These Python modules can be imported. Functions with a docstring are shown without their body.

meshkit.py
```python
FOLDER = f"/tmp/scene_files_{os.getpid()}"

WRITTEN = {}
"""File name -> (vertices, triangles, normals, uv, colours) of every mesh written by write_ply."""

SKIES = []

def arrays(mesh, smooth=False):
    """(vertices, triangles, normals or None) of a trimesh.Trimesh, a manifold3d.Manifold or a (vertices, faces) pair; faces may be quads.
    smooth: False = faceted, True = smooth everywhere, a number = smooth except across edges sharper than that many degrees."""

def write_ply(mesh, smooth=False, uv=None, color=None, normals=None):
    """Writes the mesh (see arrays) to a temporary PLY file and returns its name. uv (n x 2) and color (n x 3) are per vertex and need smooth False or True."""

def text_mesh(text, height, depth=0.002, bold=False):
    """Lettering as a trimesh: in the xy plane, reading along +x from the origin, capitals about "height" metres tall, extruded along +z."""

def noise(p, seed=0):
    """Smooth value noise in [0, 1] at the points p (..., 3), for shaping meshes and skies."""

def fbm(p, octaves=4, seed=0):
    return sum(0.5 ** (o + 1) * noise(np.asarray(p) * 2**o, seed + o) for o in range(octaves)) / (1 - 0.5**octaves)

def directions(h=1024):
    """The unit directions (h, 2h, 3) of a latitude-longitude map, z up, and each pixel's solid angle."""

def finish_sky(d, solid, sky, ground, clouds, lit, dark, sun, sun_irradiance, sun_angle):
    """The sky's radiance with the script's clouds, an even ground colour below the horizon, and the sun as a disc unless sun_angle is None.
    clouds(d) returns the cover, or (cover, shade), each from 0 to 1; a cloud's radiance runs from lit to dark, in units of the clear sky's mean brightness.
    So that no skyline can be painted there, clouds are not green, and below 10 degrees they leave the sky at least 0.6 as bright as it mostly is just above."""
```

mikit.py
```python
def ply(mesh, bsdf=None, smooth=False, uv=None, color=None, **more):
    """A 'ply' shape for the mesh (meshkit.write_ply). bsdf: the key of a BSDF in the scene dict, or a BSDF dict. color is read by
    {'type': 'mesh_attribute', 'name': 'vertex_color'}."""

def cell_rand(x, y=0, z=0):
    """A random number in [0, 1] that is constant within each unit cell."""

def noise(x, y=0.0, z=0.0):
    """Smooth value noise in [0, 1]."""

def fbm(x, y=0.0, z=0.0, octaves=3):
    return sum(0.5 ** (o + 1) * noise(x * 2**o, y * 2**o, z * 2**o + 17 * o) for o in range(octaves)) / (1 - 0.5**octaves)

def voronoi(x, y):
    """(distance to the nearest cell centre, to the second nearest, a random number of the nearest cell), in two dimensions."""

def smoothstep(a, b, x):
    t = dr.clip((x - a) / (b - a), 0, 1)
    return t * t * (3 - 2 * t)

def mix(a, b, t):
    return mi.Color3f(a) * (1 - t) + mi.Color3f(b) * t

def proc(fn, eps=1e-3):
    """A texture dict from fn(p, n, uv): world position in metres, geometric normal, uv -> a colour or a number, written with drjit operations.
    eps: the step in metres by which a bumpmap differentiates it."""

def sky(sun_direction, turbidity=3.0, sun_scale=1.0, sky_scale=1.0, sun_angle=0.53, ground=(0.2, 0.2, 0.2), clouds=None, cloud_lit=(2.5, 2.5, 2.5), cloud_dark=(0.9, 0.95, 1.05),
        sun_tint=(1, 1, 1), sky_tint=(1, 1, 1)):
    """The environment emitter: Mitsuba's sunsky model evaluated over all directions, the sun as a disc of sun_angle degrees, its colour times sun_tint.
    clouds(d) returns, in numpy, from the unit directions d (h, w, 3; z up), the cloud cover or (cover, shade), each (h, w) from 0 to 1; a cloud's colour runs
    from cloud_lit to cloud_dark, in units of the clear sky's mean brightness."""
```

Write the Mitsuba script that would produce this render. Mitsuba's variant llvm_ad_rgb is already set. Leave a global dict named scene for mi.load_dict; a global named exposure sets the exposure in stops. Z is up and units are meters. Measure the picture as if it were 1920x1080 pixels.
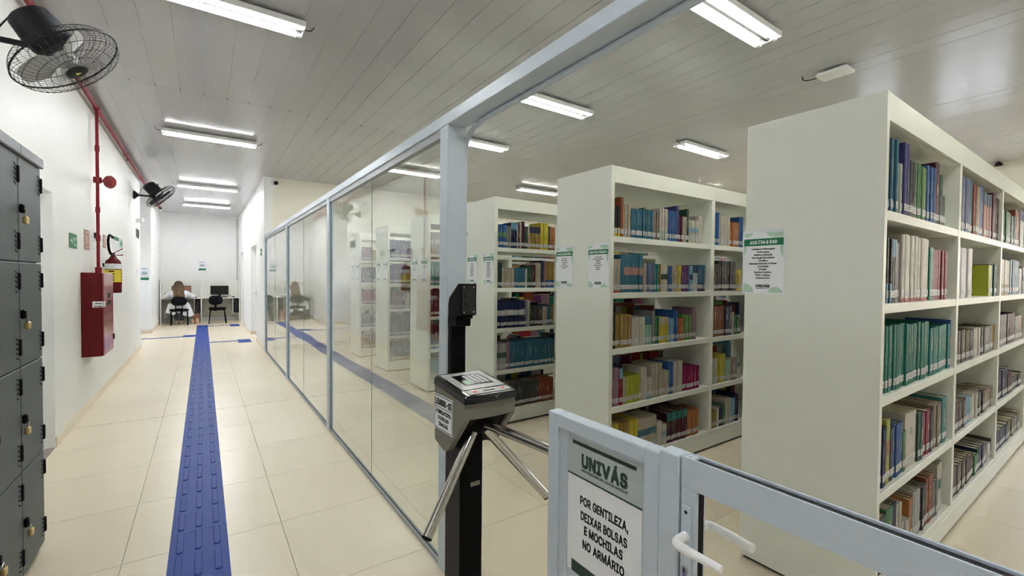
import math, random
import numpy as np, trimesh, manifold3d as m3
import mitsuba as mi
import mikit, meshkit
from mikit import noise, fbm, cell_rand, smoothstep, mix
T = mi.ScalarTransform4f
rng = random.Random(7)
scene, labels = {}, {}

# ------------------------------------------------------------------ camera, light, exposure
exposure = 1.56
CAM = np.array([0.0, 0.0, 1.42])
FWD = np.array([0.569819, 0.821490, -0.021513]); UP = np.array([0.004793, 0.022853, 0.999727])
scene['camera'] = {'type': 'perspective', 'fov': 97.95, 'fov_axis': 'x', 'near_clip': 0.02, 'far_clip': 200.0,
                   'to_world': T().look_at(origin=CAM.tolist(), target=(CAM + FWD).tolist(), up=UP.tolist())}
SKY = 32.0
scene['sky'] = mikit.sky([0.35, -0.5, 0.75], turbidity=4.0, sun_scale=0.0, sky_scale=SKY, ground=(0.35, 0.34, 0.32), sky_tint=(1.42, 1.03, 0.82))
scene['sky']['sampling_weight'] = 4.0
TUBE_CORRIDOR = (36.0, 37.0, 38.0)      # radiance of the tubes, cool white
TUBE_LIBRARY = (30.0, 30.0, 27.0)       # a little warmer over the shelves

# ------------------------------------------------------------------ helpers
def rgb(*c): return {'type': 'rgb', 'value': list(c)}
def mat(key, color, rough=0.5, spec=0.5, metallic=0.0, **kw):
    base = color if isinstance(color, dict) else rgb(*color)
    scene[key] = {'type': 'twosided', 'b': {'type': 'principled', 'base_color': base, 'roughness': rough, 'specular': spec, 'metallic': metallic, **kw}}
used = {}
def number(key):
    n = used.get(key, 0); used[key] = n + 1
    return key if n == 0 else f'{key}_{n:03d}'
def say(key, label=None, cat=None, group=None, kind=None):
    d = labels.setdefault(key, {})
    if label: d['label'] = label
    if cat: d['category'] = cat
    if group: d['group'] = group
    if kind: d['kind'] = kind
    return key
def thing(name, label, cat, group=None): return say(number(name), label, cat, group)
def struct(name): return say(number(name), kind='structure')
def add(mesh, bsdf, key, smooth=False, **kw):
    scene[key] = mikit.ply(mesh, bsdf, smooth=smooth, **kw); return key
def part(parent, name, mesh, bsdf, smooth=False, label=None, **kw):
    key = add(mesh, bsdf, number(parent + '__' + name), smooth, **kw)
    if label: labels[key] = {'label': label}
    return key
def cat(*ms):
    ms = [m for m in (ms[0] if len(ms) == 1 and isinstance(ms[0], (list, tuple)) else ms)]
    return trimesh.util.concatenate(ms)
def box(x0, x1, y0, y1, z0, z1):
    x0, x1 = sorted((x0, x1)); y0, y1 = sorted((y0, y1)); z0, z1 = sorted((z0, z1))
    m = trimesh.creation.box((x1 - x0, y1 - y0, z1 - z0)); m.apply_translation(((x0 + x1) / 2, (y0 + y1) / 2, (z0 + z1) / 2)); return m
def hull(pts): return trimesh.convex.convex_hull(np.asarray(pts, float))
def rbox(x0, x1, y0, y1, z0, z1, b=0.004):
    "a box with chamfered edges"
    x0, x1 = sorted((x0, x1)); y0, y1 = sorted((y0, y1)); z0, z1 = sorted((z0, z1))
    b = min(b, (x1 - x0) / 2.2, (y1 - y0) / 2.2, (z1 - z0) / 2.2); p = []
    for x, sx in ((x0, 1), (x1, -1)):
        for y, sy in ((y0, 1), (y1, -1)):
            for z, sz in ((z0, 1), (z1, -1)):
                p += [(x, y + sy * b, z + sz * b), (x + sx * b, y, z + sz * b), (x + sx * b, y + sy * b, z)]
    return hull(p)
def frame_axes(d):
    d = np.asarray(d, float); d = d / np.linalg.norm(d)
    a = np.array([0, 0, 1.0]) if abs(d[2]) < 0.9 else np.array([1.0, 0, 0])
    u = np.cross(a, d); u /= np.linalg.norm(u); return u, np.cross(d, u), d
def cyl(p, q, r, n=16, r2=None):
    p, q = np.asarray(p, float), np.asarray(q, float); u, v, d = frame_axes(q - p); r2 = r if r2 is None else r2
    a = np.arange(n) * 2 * math.pi / n; c = np.cos(a)[:, None] * u + np.sin(a)[:, None] * v
    V = np.vstack([p + r * c, q + r2 * c, [p], [q]]); F = []
    for i in range(n):
        j = (i + 1) % n
        F += [(i, j, n + j), (i, n + j, n + i), (2 * n, j, i), (2 * n + 1, n + i, n + j)]
    return trimesh.Trimesh(V, F, process=False)
def tube(pts, r, n=8, closed=False):
    p = np.asarray(pts, float); k = len(p)
    t = (np.roll(p, -1, 0) - np.roll(p, 1, 0)) if closed else np.gradient(p, axis=0)
    t /= np.linalg.norm(t, axis=1)[:, None] + 1e-12
    u, v, _ = frame_axes(t[0]); a = np.arange(n) * 2 * math.pi / n; V = []
    rr = np.broadcast_to(r, (k,))
    for i in range(k):
        u = u - t[i] * np.dot(u, t[i]); u /= np.linalg.norm(u); v = np.cross(t[i], u)
        V.append(p[i] + rr[i] * (np.cos(a)[:, None] * u + np.sin(a)[:, None] * v))
    V = np.vstack(V); F = []
    for i in range(k if closed else k - 1):
        i2 = (i + 1) % k
        for j in range(n):
            j2 = (j + 1) % n
            F += [(i * n + j, i * n + j2, i2 * n + j2), (i * n + j, i2 * n + j2, i2 * n + j)]
    if not closed:
        V = np.vstack([V, p[:1], p[-1:]]); c = k * n
        for j in range(n):
            j2 = (j + 1) % n
            F += [(c, j2, j), (c + 1, (k - 1) * n + j, (k - 1) * n + j2)]
    return trimesh.Trimesh(V, F, process=False)
def lathe(profile, p, axis, n=24):
    "profile: (radius, height along axis from p)"
    u, v, d = frame_axes(axis); p = np.asarray(p, float); pr = np.asarray(profile, float)
    a = np.arange(n) * 2 * math.pi / n; c = np.cos(a)[:, None] * u + np.sin(a)[:, None] * v
    V = np.vstack([p + h * d + r * c for r, h in pr]); F = []
    for i in range(len(pr) - 1):
        for j in range(n):
            j2 = (j + 1) % n
            F += [(i * n + j, i * n + j2, (i + 1) * n + j2), (i * n + j, (i + 1) * n + j2, (i + 1) * n + j)]
    return trimesh.Trimesh(V, F, process=False)
def ball(c, r, sub=2, scale=(1, 1, 1)):
    m = trimesh.creation.icosphere(sub, r); m.apply_scale(scale); m.apply_translation(c); return m
def poly(xy, axis, a0, a1):
    "prism of a 2-D outline: axis 'x' takes (y,z), 'y' takes (x,z), 'z' takes (x,y)"
    from shapely.geometry import Polygon
    m = trimesh.creation.extrude_polygon(Polygon(xy), abs(a1 - a0), engine='earcut'); v = np.array(m.vertices); lo = min(a0, a1)
    w = {'x': np.c_[v[:, 2] + lo, v[:, 0], v[:, 1]], 'y': np.c_[v[:, 0], v[:, 2] + lo, v[:, 1]], 'z': np.c_[v[:, 0], v[:, 1], v[:, 2] + lo]}[axis]
    m = trimesh.Trimesh(w, m.faces, process=False)
    if axis == 'y': m.invert()
    return m
def bezier(p, n=12):
    p = [np.asarray(x, float) for x in p]; out = []
    for t in np.linspace(0, 1, n):
        q = p
        while len(q) > 1: q = [a * (1 - t) + b * t for a, b in zip(q, q[1:])]
        out.append(q[0])
    return np.array(out)
def placed(m, o, ex, ey, ez):
    "mesh laid out in xy (z up) moved to origin o with axes ex, ey, ez"
    M = np.eye(4); M[:3, 0], M[:3, 1], M[:3, 2], M[:3, 3] = ex, ey, ez, o
    m = m.copy(); m.apply_transform(M); return m
def text(s, h, o, ex, ey, ez, bold=True, align='c', depth=0.0006, width=None, heavy=0.0, track=0.0):
    if track:
        ms, x = [], 0.0
        for ch in s:
            if ch == ' ': x += h * 0.42; continue
            q = meshkit.text_mesh(ch, h, depth, bold); bb = q.bounds; q.apply_translation((x - bb[0][0], 0, 0)); ms.append(q); x += bb[1][0] - bb[0][0] + track * h
        m = cat(ms)
    else: m = meshkit.text_mesh(s, h, depth, bold)
    b = m.bounds
    if heavy: m = cat([m.copy().apply_translation((a * heavy * h, c * heavy * h, d * 1e-5)) for d, (a, c) in enumerate(((0, 0), (1, 1), (-1, 1), (1, -1), (-1, -1)))]); b = m.bounds
    if width: m.apply_scale((width / (b[1][0] - b[0][0]), 1, 1)); b = m.bounds
    x = {'c': -(b[0][0] + b[1][0]) / 2, 'l': -b[0][0], 'r': -b[1][0]}[align]
    m.apply_translation((x, 0, 0)); return placed(m, o, ex, ey, ez)
EX, EY, EZ = np.eye(3)
FACE_L = (-EY, EZ, -EX)     # lettering on a plane that faces -x
FACE_R = (EY, EZ, EX)       # ... that faces +x
FACE_F = (EX, EZ, -EY)      # ... that faces -y
def plate(o, ax, x0, x1, y0, y1, d0, d1): return placed(box(x0, x1, y0, y1, d0, d1), o, *ax)
def strokes(o, ax, rows, hgt, z): return cat([plate(o, ax, -w / 2 + cx, w / 2 + cx, y, y + hgt, z, z + 0.0005) for cx, w, y in rows])

# ------------------------------------------------------------------ materials
mat('wall_white', (0.80, 0.80, 0.79), 0.55, 0.3)
mat('wall_cream', (0.78, 0.75, 0.66), 0.55, 0.3)
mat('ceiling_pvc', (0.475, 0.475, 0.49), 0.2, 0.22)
def tile_color(p, n, uv):
    c = fbm(p.x * 1.7 + 3, p.y * 1.7, 0.0, 4); t = cell_rand((p.x + 0.335) / 0.7, (p.y - 0.05) / 0.7, 5)
    return mix((0.74, 0.645, 0.49), (0.81, 0.73, 0.575), c * 0.75 + t * 0.25)
mat('tile', mikit.proc(tile_color), 0.3, 0.4)
mat('grout', (0.30, 0.265, 0.215), 0.8, 0.2)
mat('dimmed_ridge', (0.02, 0.02, 0.02), 0.6, 0.2)  # near black painted in so the ridge reads dim between bright tubes
mat('skirting', (0.66, 0.58, 0.46), 0.3, 0.5)
mat('shelf_white', (0.68, 0.70, 0.63), 0.45, 0.35)
mat('plinth_dark', (0.03, 0.03, 0.03), 0.6)
mat('aluminium_white', (0.47, 0.535, 0.60), 0.4, 0.4)
mat('aluminium_dark', (0.28, 0.30, 0.31), 0.45, 0.4)
mat('lamp_white', (0.85, 0.86, 0.86), 0.35, 0.5)
mat('locker_grey', (0.072, 0.084, 0.086), 0.5, 0.3)
mat('locker_top', (0.17, 0.18, 0.20), 0.45, 0.35)
mat('black_slot', (0.006, 0.006, 0.007), 0.7, 0.1)
mat('black_plastic', (0.0035, 0.0035, 0.004), 0.45, 0.03)
mat('black_gloss', (0.004, 0.004, 0.005), 0.15, 0.35)
mat('dark_grey', (0.020, 0.020, 0.022), 0.5, 0.08)
mat('fan_black', (0.010, 0.011, 0.013), 0.5, 0.2)
mat('fan_grey', (0.40, 0.40, 0.39), 0.4, 0.5)
mat('red_paint', (0.095, 0.0025, 0.005), 0.45, 0.2)
mat('silver', (0.36, 0.37, 0.36), 0.3, 0.6)
mat('red_gloss', (0.20, 0.010, 0.016), 0.13, 0.8)
mat('red_pipe', (0.20, 0.014, 0.022), 0.5, 0.25)
mat('blue_rubber', (0.022, 0.055, 0.27), 0.5, 0.2)
mat('taupe', (0.155, 0.148, 0.122), 0.5, 0.25)
mat('steel', (0.52, 0.50, 0.46), 0.12, 0.5, 1.0)
mat('brass', (0.72, 0.53, 0.22), 0.3, 0.5, 1.0)
mat('paper', (0.74, 0.76, 0.79), 0.55, 0.25)
mat('paper_bluish', (0.70, 0.74, 0.78), 0.3, 0.5)
mat('sign_grey', (0.40, 0.45, 0.45), 0.45, 0.3)
mat('ink_green', (0.022, 0.042, 0.033), 0.6, 0.15)
mat('ink_black', (0.006, 0.006, 0.007), 0.6, 0.1)
mat('sign_green', (0.018, 0.14, 0.065), 0.5, 0.25)
mat('sign_green_pale', (0.40, 0.56, 0.45), 0.5, 0.25)
mat('sign_red_pale', (0.36, 0.19, 0.165), 0.5, 0.3)
mat('sign_red_mark', (0.55, 0.42, 0.38), 0.5, 0.3)
mat('label_yellow', (0.75, 0.60, 0.06), 0.45, 0.4)
mat('desk_white', (0.80, 0.80, 0.74), 0.4, 0.4)
mat('desk_panel', (0.44, 0.43, 0.37), 0.5, 0.4)
mat('chair_fabric', (0.006, 0.0065, 0.009), 0.8, 0.03)
mat('coat', (0.80, 0.82, 0.84), 0.8, 0.2)
mat('skin', (0.58, 0.36, 0.26), 0.5, 0.4)
mat('hair', {'type': 'mesh_attribute', 'name': 'vertex_color'}, 0.5, 0.4)
mat('trousers', (0.06, 0.07, 0.09), 0.7, 0.3)
mat('bag_brown', (0.22, 0.09, 0.06), 0.6, 0.4)
mat('bag_tan', (0.50, 0.36, 0.24), 0.6, 0.4)
mat('screen_brown', (0.30, 0.14, 0.08), 0.3, 0.5)
mat('red_led', (0.75, 0.06, 0.08), 0.3, 0.5)
mat('vertex', {'type': 'mesh_attribute', 'name': 'vertex_color'}, 0.5, 0.2)
scene['glass'] = {'type': 'thindielectric', 'int_ior': 1.72, 'specular_transmittance': rgb(0.90, 0.955, 0.925)}
scene['glass_edge'] = {'type': 'twosided', 'b': {'type': 'principled', 'base_color': rgb(0.10, 0.20, 0.16), 'roughness': 0.2}}

# ------------------------------------------------------------------ the building
CEIL = 3.30
struct('floor'); add(box(-2.8, 10.4, -4.2, 17.1, -0.25, -0.004), 'grout', 'floor')
tiles = []
for i in range(-4, 16):
    for j in range(-6, 25):
        x0, y0 = 0.365 + 0.7 * i - 0.7, 0.05 + 0.7 * j
        x1, y1 = x0 + 0.7, y0 + 0.7
        x0, y0, x1, y1 = max(x0, -2.6), max(y0, -4.0), min(x1, 10.2), min(y1, 16.9)
        cx, cy = (x0 + x1) / 2, (y0 + y1) / 2
        if x1 - x0 < 0.02 or y1 - y0 < 0.02 or (cy > 9.65 and cx > 1.0) or (cx < -1.15 and not 11.24 < cy < 13.92): continue
        if cy > 9.6: x1 = min(x1, 1.05)
        if cx < -0.6 and not 11.3 < cy < 13.8: x0 = max(x0, -1.0 if cy < 13 else -1.04)
        v = np.array([cx, cy, 0]) - CAM; seen = v @ FWD > 0.2
        tiles.append((0 if seen else 1, v @ v, box(x0 + 0.0015, x1 - 0.0015, y0 + 0.0015, y1 - 0.0015, -0.012, 0.0)))
tiles.sort(key=lambda t: t[:2])
for t in tiles[:300]: part('floor', 'tile', t[2], 'tile')
part('floor', 'dark_joint', box(-1.0, 10.2, 5.6475, 5.6525, -0.004, 0.0003), 'dark_grey')
k = part('floor', 'distant_tiles', cat([t[2] for t in tiles[300:]]), 'tile'); say(k, kind='stuff')

struct('ceiling'); add(box(-2.8, 10.4, -4.2, 17.1, CEIL + 0.012, CEIL + 0.15), 'wall_white', 'ceiling')
def board(x, w, y0, y1):
    a = rng.uniform(-0.0009, 0.0009) if x > 0.9 else rng.uniform(-0.0004, 0.0004); g = 0.0018 if x > 0.9 else 0.0006
    pts = [(x + g, y, CEIL + z + (-a)) for y in (y0, y1) for z in (0.0, 0.009)] + [(x + w - g, y, CEIL + z + a) for y in (y0, y1) for z in (0.0, 0.009)]
    return hull(pts)
nb = 0
for i in range(-14, 51):
    x = 0.02 + 0.2 * i; w = 0.2
    if x < -2.6: continue
    if x > 0.95: spans = [(-4.0, 5.678), (5.682, 9.6)]
    elif x < -1.1: spans = [(11.24, 13.92)]
    else: spans = [(-4.0, 5.678), (5.682, 11.2), (11.204, 16.9)]
    for a, b in spans: part('ceiling', 'board', board(x, w, a, b), 'ceiling_pvc')
scr = [cyl((x, 5.66, CEIL - 0.0035), (x, 5.66, CEIL + 0.004), 0.006, 8) for x in np.arange(-0.78, 10.0, 0.2)]
for m in scr[:40]: part('ceiling', 'screw', m, 'dark_grey')

def wall(name, *boxes, m='wall_white'):
    k = struct(name); add(cat([box(*b) for b in boxes]), m, k); return k
W = -1.0
wall('wall_left', (W - 0.15, W, -4.0, 4.15, 0, CEIL + 0.01), (W - 0.15, W, 4.15, 5.10, 2.08, CEIL + 0.01), (W - 0.15, W, 5.10, 11.24, 0, CEIL + 0.01))
wall('wall_left', (-2.75, W - 0.15, 11.09, 11.24, 0, CEIL + 0.01))
wall('wall_left', (-2.75, -2.6, 11.24, 12.1, 0, CEIL + 0.01), (-2.75, -2.6, 13.2, 13.92, 0, CEIL + 0.01), (-2.75, -2.6, 12.1, 13.2, 0, 1.3), (-2.75, -2.6, 12.1, 13.2, 2.3, CEIL + 0.01))
wall('wall_left', (-2.75, -1.04, 13.92, 14.07, 0, CEIL + 0.01), (-1.19, -1.04, 14.07, 16.9, 0, CEIL + 0.01))
wall('wall_end', (-1.19, 1.3, 16.9, 17.05, 0, CEIL + 0.01))
R0, R1 = 0.95, 1.10
wall('wall_right', (R0, R1, 9.60, 11.05, 0, CEIL + 0.01), (R0, R1, 11.05, 12.45, 2.11, CEIL + 0.01), (R0, R1, 12.45, 14.9, 0, CEIL + 0.01),
     (R0, R1, 14.9, 16.0, 2.11, CEIL + 0.01), (R0, R1, 16.0, 16.9, 0, CEIL + 0.01))
wall('wall_library_back', (R1, 10.35, 9.60, 9.75, 0, CEIL + 0.01), m='wall_cream')
WX = 10.2
wins = [(-2.6, -0.9), (0.1, 0.8), (1.3, 2.2), (2.7, 3.3)]
bx, y = [], -4.0
for a, b in wins:
    bx += [(WX, WX + 0.15, y, a, 0, CEIL + 0.01), (WX, WX + 0.15, a, b, 0, 1.05), (WX, WX + 0.15, a, b, 2.35, CEIL + 0.01)]; y = b
wall('wall_library_right', *bx, (WX, WX + 0.15, y, 9.60, 0, CEIL + 0.01), m='wall_cream')
wall('wall_behind', (W - 0.15, WX + 0.15, -4.15, -4.0, 0, CEIL + 0.01))
for a, b in wins:
    k = struct('window'); fr = 0.05
    add(cat([box(WX + 0.04, WX + 0.10, a, b, 1.05, 1.05 + fr), box(WX + 0.04, WX + 0.10, a, b, 2.35 - fr, 2.35), box(WX + 0.04, WX + 0.10, a, a + fr, 1.05, 2.35),
             box(WX + 0.04, WX + 0.10, b - fr, b, 1.05, 2.35), box(WX + 0.05, WX + 0.09, (a + b) / 2 - 0.02, (a + b) / 2 + 0.02, 1.05, 2.35)]), 'aluminium_white', k)
    for p0, p1 in ((a + fr, (a + b) / 2 - 0.02), ((a + b) / 2 + 0.02, b - fr)):
        q = trimesh.Trimesh([(WX + 0.07, p0, 1.10), (WX + 0.07, p1, 1.10), (WX + 0.07, p1, 2.30), (WX + 0.07, p0, 2.30)], [(0, 1, 2), (0, 2, 3)], process=False)
        part(k, 'pane', q, 'glass')
k = struct('window')  # added window, an unseen opening that brings daylight to the far corridor
add(cat([box(-2.70, -2.64, 12.1, 13.2, 1.3, 1.35), box(-2.70, -2.64, 12.1, 13.2, 2.25, 2.3), box(-2.70, -2.64, 12.1, 12.15, 1.3, 2.3), box(-2.70, -2.64, 13.15, 13.2, 1.3, 2.3), box(-2.69, -2.65, 12.63, 12.67, 1.3, 2.3)]), 'aluminium_white', k)
for p0, p1 in ((12.15, 12.63), (12.67, 13.15)): part(k, 'pane', trimesh.Trimesh([(-2.67, p0, 1.35), (-2.67, p1, 1.35), (-2.67, p1, 2.25), (-2.67, p0, 2.25)], [(0, 1, 2), (0, 2, 3)], process=False), 'glass')
def door(x0, x1, y0, y1, h, side):
    "a plain white flush door set back in its opening; side = +1 when the corridor lies towards +x"
    k = struct('door'); add(rbox(x0, x1, y0 + 0.012, y1 - 0.012, 0.012, h - 0.012, 0.003), 'wall_white', k)
    f = x1 if side > 0 else x0
    part(k, 'handle', cat(cyl((f, y1 - 0.09, 1.02), (f + side * 0.045, y1 - 0.09, 1.02), 0.01), cyl((f + side * 0.045, y1 - 0.095, 1.02), (f + side * 0.045, y1 - 0.2, 1.02), 0.009),
                          box(f, f + side * 0.005, y1 - 0.115, y1 - 0.065, 0.92, 1.08)), 'steel')
    part(k, 'edge_strip', box(f, f + side * 0.003, y0 + 0.012, y0 + 0.03, 0.012, h * 0.62), 'dark_grey')
door(W - 0.15, W - 0.115, 4.15, 5.10, 2.08, 1)
door(1.06, 1.095, 11.05, 12.45, 2.11, -1)
door(1.06, 1.095, 14.9, 16.0, 2.11, -1)
def skirt(name, *segs):
    k = struct(name); add(cat([box(*s, 0.0, 0.085) for s in segs]), 'skirting', k)
skirt('baseboard_left', (W, W + 0.009, 5.10, 5.655), (W, W + 0.009, 5.66, 11.24), (-2.6, W, 11.24, 11.249), (-2.6, -1.04, 13.911, 13.92), (-1.04, -1.031, 13.911, 16.2), (W, W + 0.009, -4.0, 4.15))
skirt('baseboard_right', (R0 - 0.009, R0, 9.62, 11.05), (R0 - 0.009, R0, 12.45, 14.9), (R0 - 0.009, R0, 16.0, 16.19), (R0, 1.06, 12.441, 12.45))
skirt('baseboard_library', (R1, 10.2, 9.591, 9.60))

# ------------------------------------------------------------------ ceiling lamps
def lamp(cx, cy, L, radiance, label, group):
    k = thing('ceiling_light', label, 'ceiling light', group)
    z0, z1, hw = 3.236, 3.276, 0.1; x0, x1 = cx - L / 2, cx + L / 2
    tray = [box(x0, x1, cy - hw, cy - hw + 0.004, z0, z1), box(x0, x1, cy + hw - 0.004, cy + hw, z0, z1), box(x0, x0 + 0.004, cy - hw, cy + hw, z0, z1),
            box(x1 - 0.004, x1, cy - hw, cy + hw, z0, z1), box(x0, x1, cy - hw, cy + hw, z1 - 0.004, z1)]
    part(k, 'reflector', cat(tray), 'lamp_white'); part(k, 'dimmed_ridge', hull([(x, cy + s, z) for x in (x0 + 0.01, x1 - 0.01) for s, z in ((-0.024, z1 - 0.004), (0.024, z1 - 0.004), (-0.012, z0 + 0.004), (0.012, z0 + 0.004))]), 'dimmed_ridge')
    for s in (-1, 1):
        e = cyl((x0 + 0.045, cy + s * 0.056, z0 - 0.002), (x1 - 0.045, cy + s * 0.056, z0 - 0.002), 0.013, 10)
        key = part(k, 'tube', e, 'lamp_white'); scene[key]['emitter'] = {'type': 'area', 'radiance': rgb(*radiance)}
        for xa, xb in ((x0 + 0.004, x0 + 0.044), (x1 - 0.044, x1 - 0.004)):
            part(k, 'socket', box(xa, xb, cy + s * 0.056 - 0.012, cy + s * 0.056 + 0.012, z0 - 0.016, z1 - 0.004), 'lamp_white')
    for xa, s in ((x0, -1), (x1, 1)):
        part(k, 'hanger_wire', tube([(xa + s * 0.0, cy, z1 - 0.02), (xa + s * 0.05, cy, z1 - 0.012), (xa + s * 0.075, cy, CEIL - 0.002)], 0.0035, 6), 'dark_grey')
for y, d in ((0.05, 'nearest the entrance gate'), (3.66, 'above the lockers end of the corridor'), (7.23, 'above the fire hose cabinet'),
             (11.30, 'beyond the black wall fan'), (14.25, 'in front of the study desks')):
    lamp(0.10, y, 1.05, [q * (1.75 if y > 14 else 1.3 if y > 11 else 1.0) for q in TUBE_CORRIDOR], f'twin tube ceiling light in the corridor {d}', 'corridor ceiling lights')
for x, y, d in ((3.02, 1.72, 'between the nearest and second bookcase'), (3.02, 3.66, 'between the second and third bookcase'), (3.02, 5.31, 'above the fourth bookcase seen past the post'),
                (3.02, 7.42, 'near the cream end wall seen through glass'), (5.80, 3.68, 'farther over the second bookcase'), (5.80, 7.42, 'farthest above the third bookcase'),
                (3.02, -0.25, 'on the entrance side of the nearest bookcase'), (5.80, -0.25, 'over the aisle beside the nearest bookcase'), (8.6, 1.72, 'near the window wall'), (8.6, 5.31, 'by the far window wall')):
    lamp(x, y, 1.05, TUBE_LIBRARY, f'twin tube ceiling light in the library {d}', 'library ceiling lights')

# ------------------------------------------------------------------ glass partition with its beam and posts
G = 0.945
gp = thing('glass_partition', 'white framed glass partition dividing the corridor from the book stacks', 'glass partition')
part(gp, 'beam', rbox(G, 1.042, -3.95, 9.60, 2.14, 2.197, 0.003), 'aluminium_white', label='pale blue white aluminium beam')
part(gp, 'post', rbox(G, 1.042, 1.90, 1.985, 0, 2.14, 0.003), 'aluminium_white', label='wide end post')
for a, b in ((4.31, 4.385), (6.80, 6.875), (9.43, 9.50)): part(gp, 'post', cat(rbox(G, 0.957, a, b, 0, 2.14, 0.002), rbox(0.959, 0.972, a + 0.02, b - 0.02, 0, 2.14, 0.002), rbox(0.974, 0.99, a, b, 0, 2.14, 0.002)), 'aluminium_white')
for a, b in ((1.985, 4.31), (4.385, 6.80), (6.875, 9.43)):
    part(gp, 'head_rail', cat(box(0.952, 0.984, a, b, 2.10, 2.14)), 'aluminium_dark')
    part(gp, 'floor_track', cat(box(0.95, 0.961, a, b, 0.0, 0.022), box(0.969, 0.98, a, b, 0.0, 0.022)), 'aluminium_dark')
def pane(y0, y1, tilt, bow, wob):
    n = 25; u = np.linspace(0, 1, n); y = y0 + (y1 - y0) * u
    x = 0.965 + tilt * (u - 0.5) + bow * np.sin(math.pi * u) + wob * np.sin(2.5 * math.pi * u + 0.4)
    V = np.array([(a, b, z) for a, b in zip(x, y) for z in (0.012, 2.105)])
    F = [f for i in range(n - 1) for f in ((2 * i, 2 * i + 2, 2 * i + 3), (2 * i, 2 * i + 3, 2 * i + 1))]
    return trimesh.Trimesh(V, F, process=False)
for y0, y1, t, b, w in ((1.985, 3.101, 0.001, 0.0004, 0.0), (3.104, 4.31, -0.002, 0.0006, 0.00015), (4.385, 5.66, 0.001, -0.0004, 0.00025), (5.663, 6.80, -0.002, 0.0005, 0.0002), (6.875, 8.15, 0.001, 0.0005, 0.0), (8.153, 9.43, -0.001, 0.0005, 0.0)):
    part(gp, 'pane', pane(y0, y1, t, b, w), 'glass', smooth=True, label='clear slightly green glass pane')
for yj in (3.1025, 5.6615, 8.1515): part(gp, 'joint', box(0.9635, 0.9665, yj - 0.0015, yj + 0.0015, 0.02, 2.10), 'glass_edge')
cd = thing('conduit', 'thin white cable conduit rising beside the wide post and along the beam', 'conduit')
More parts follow.
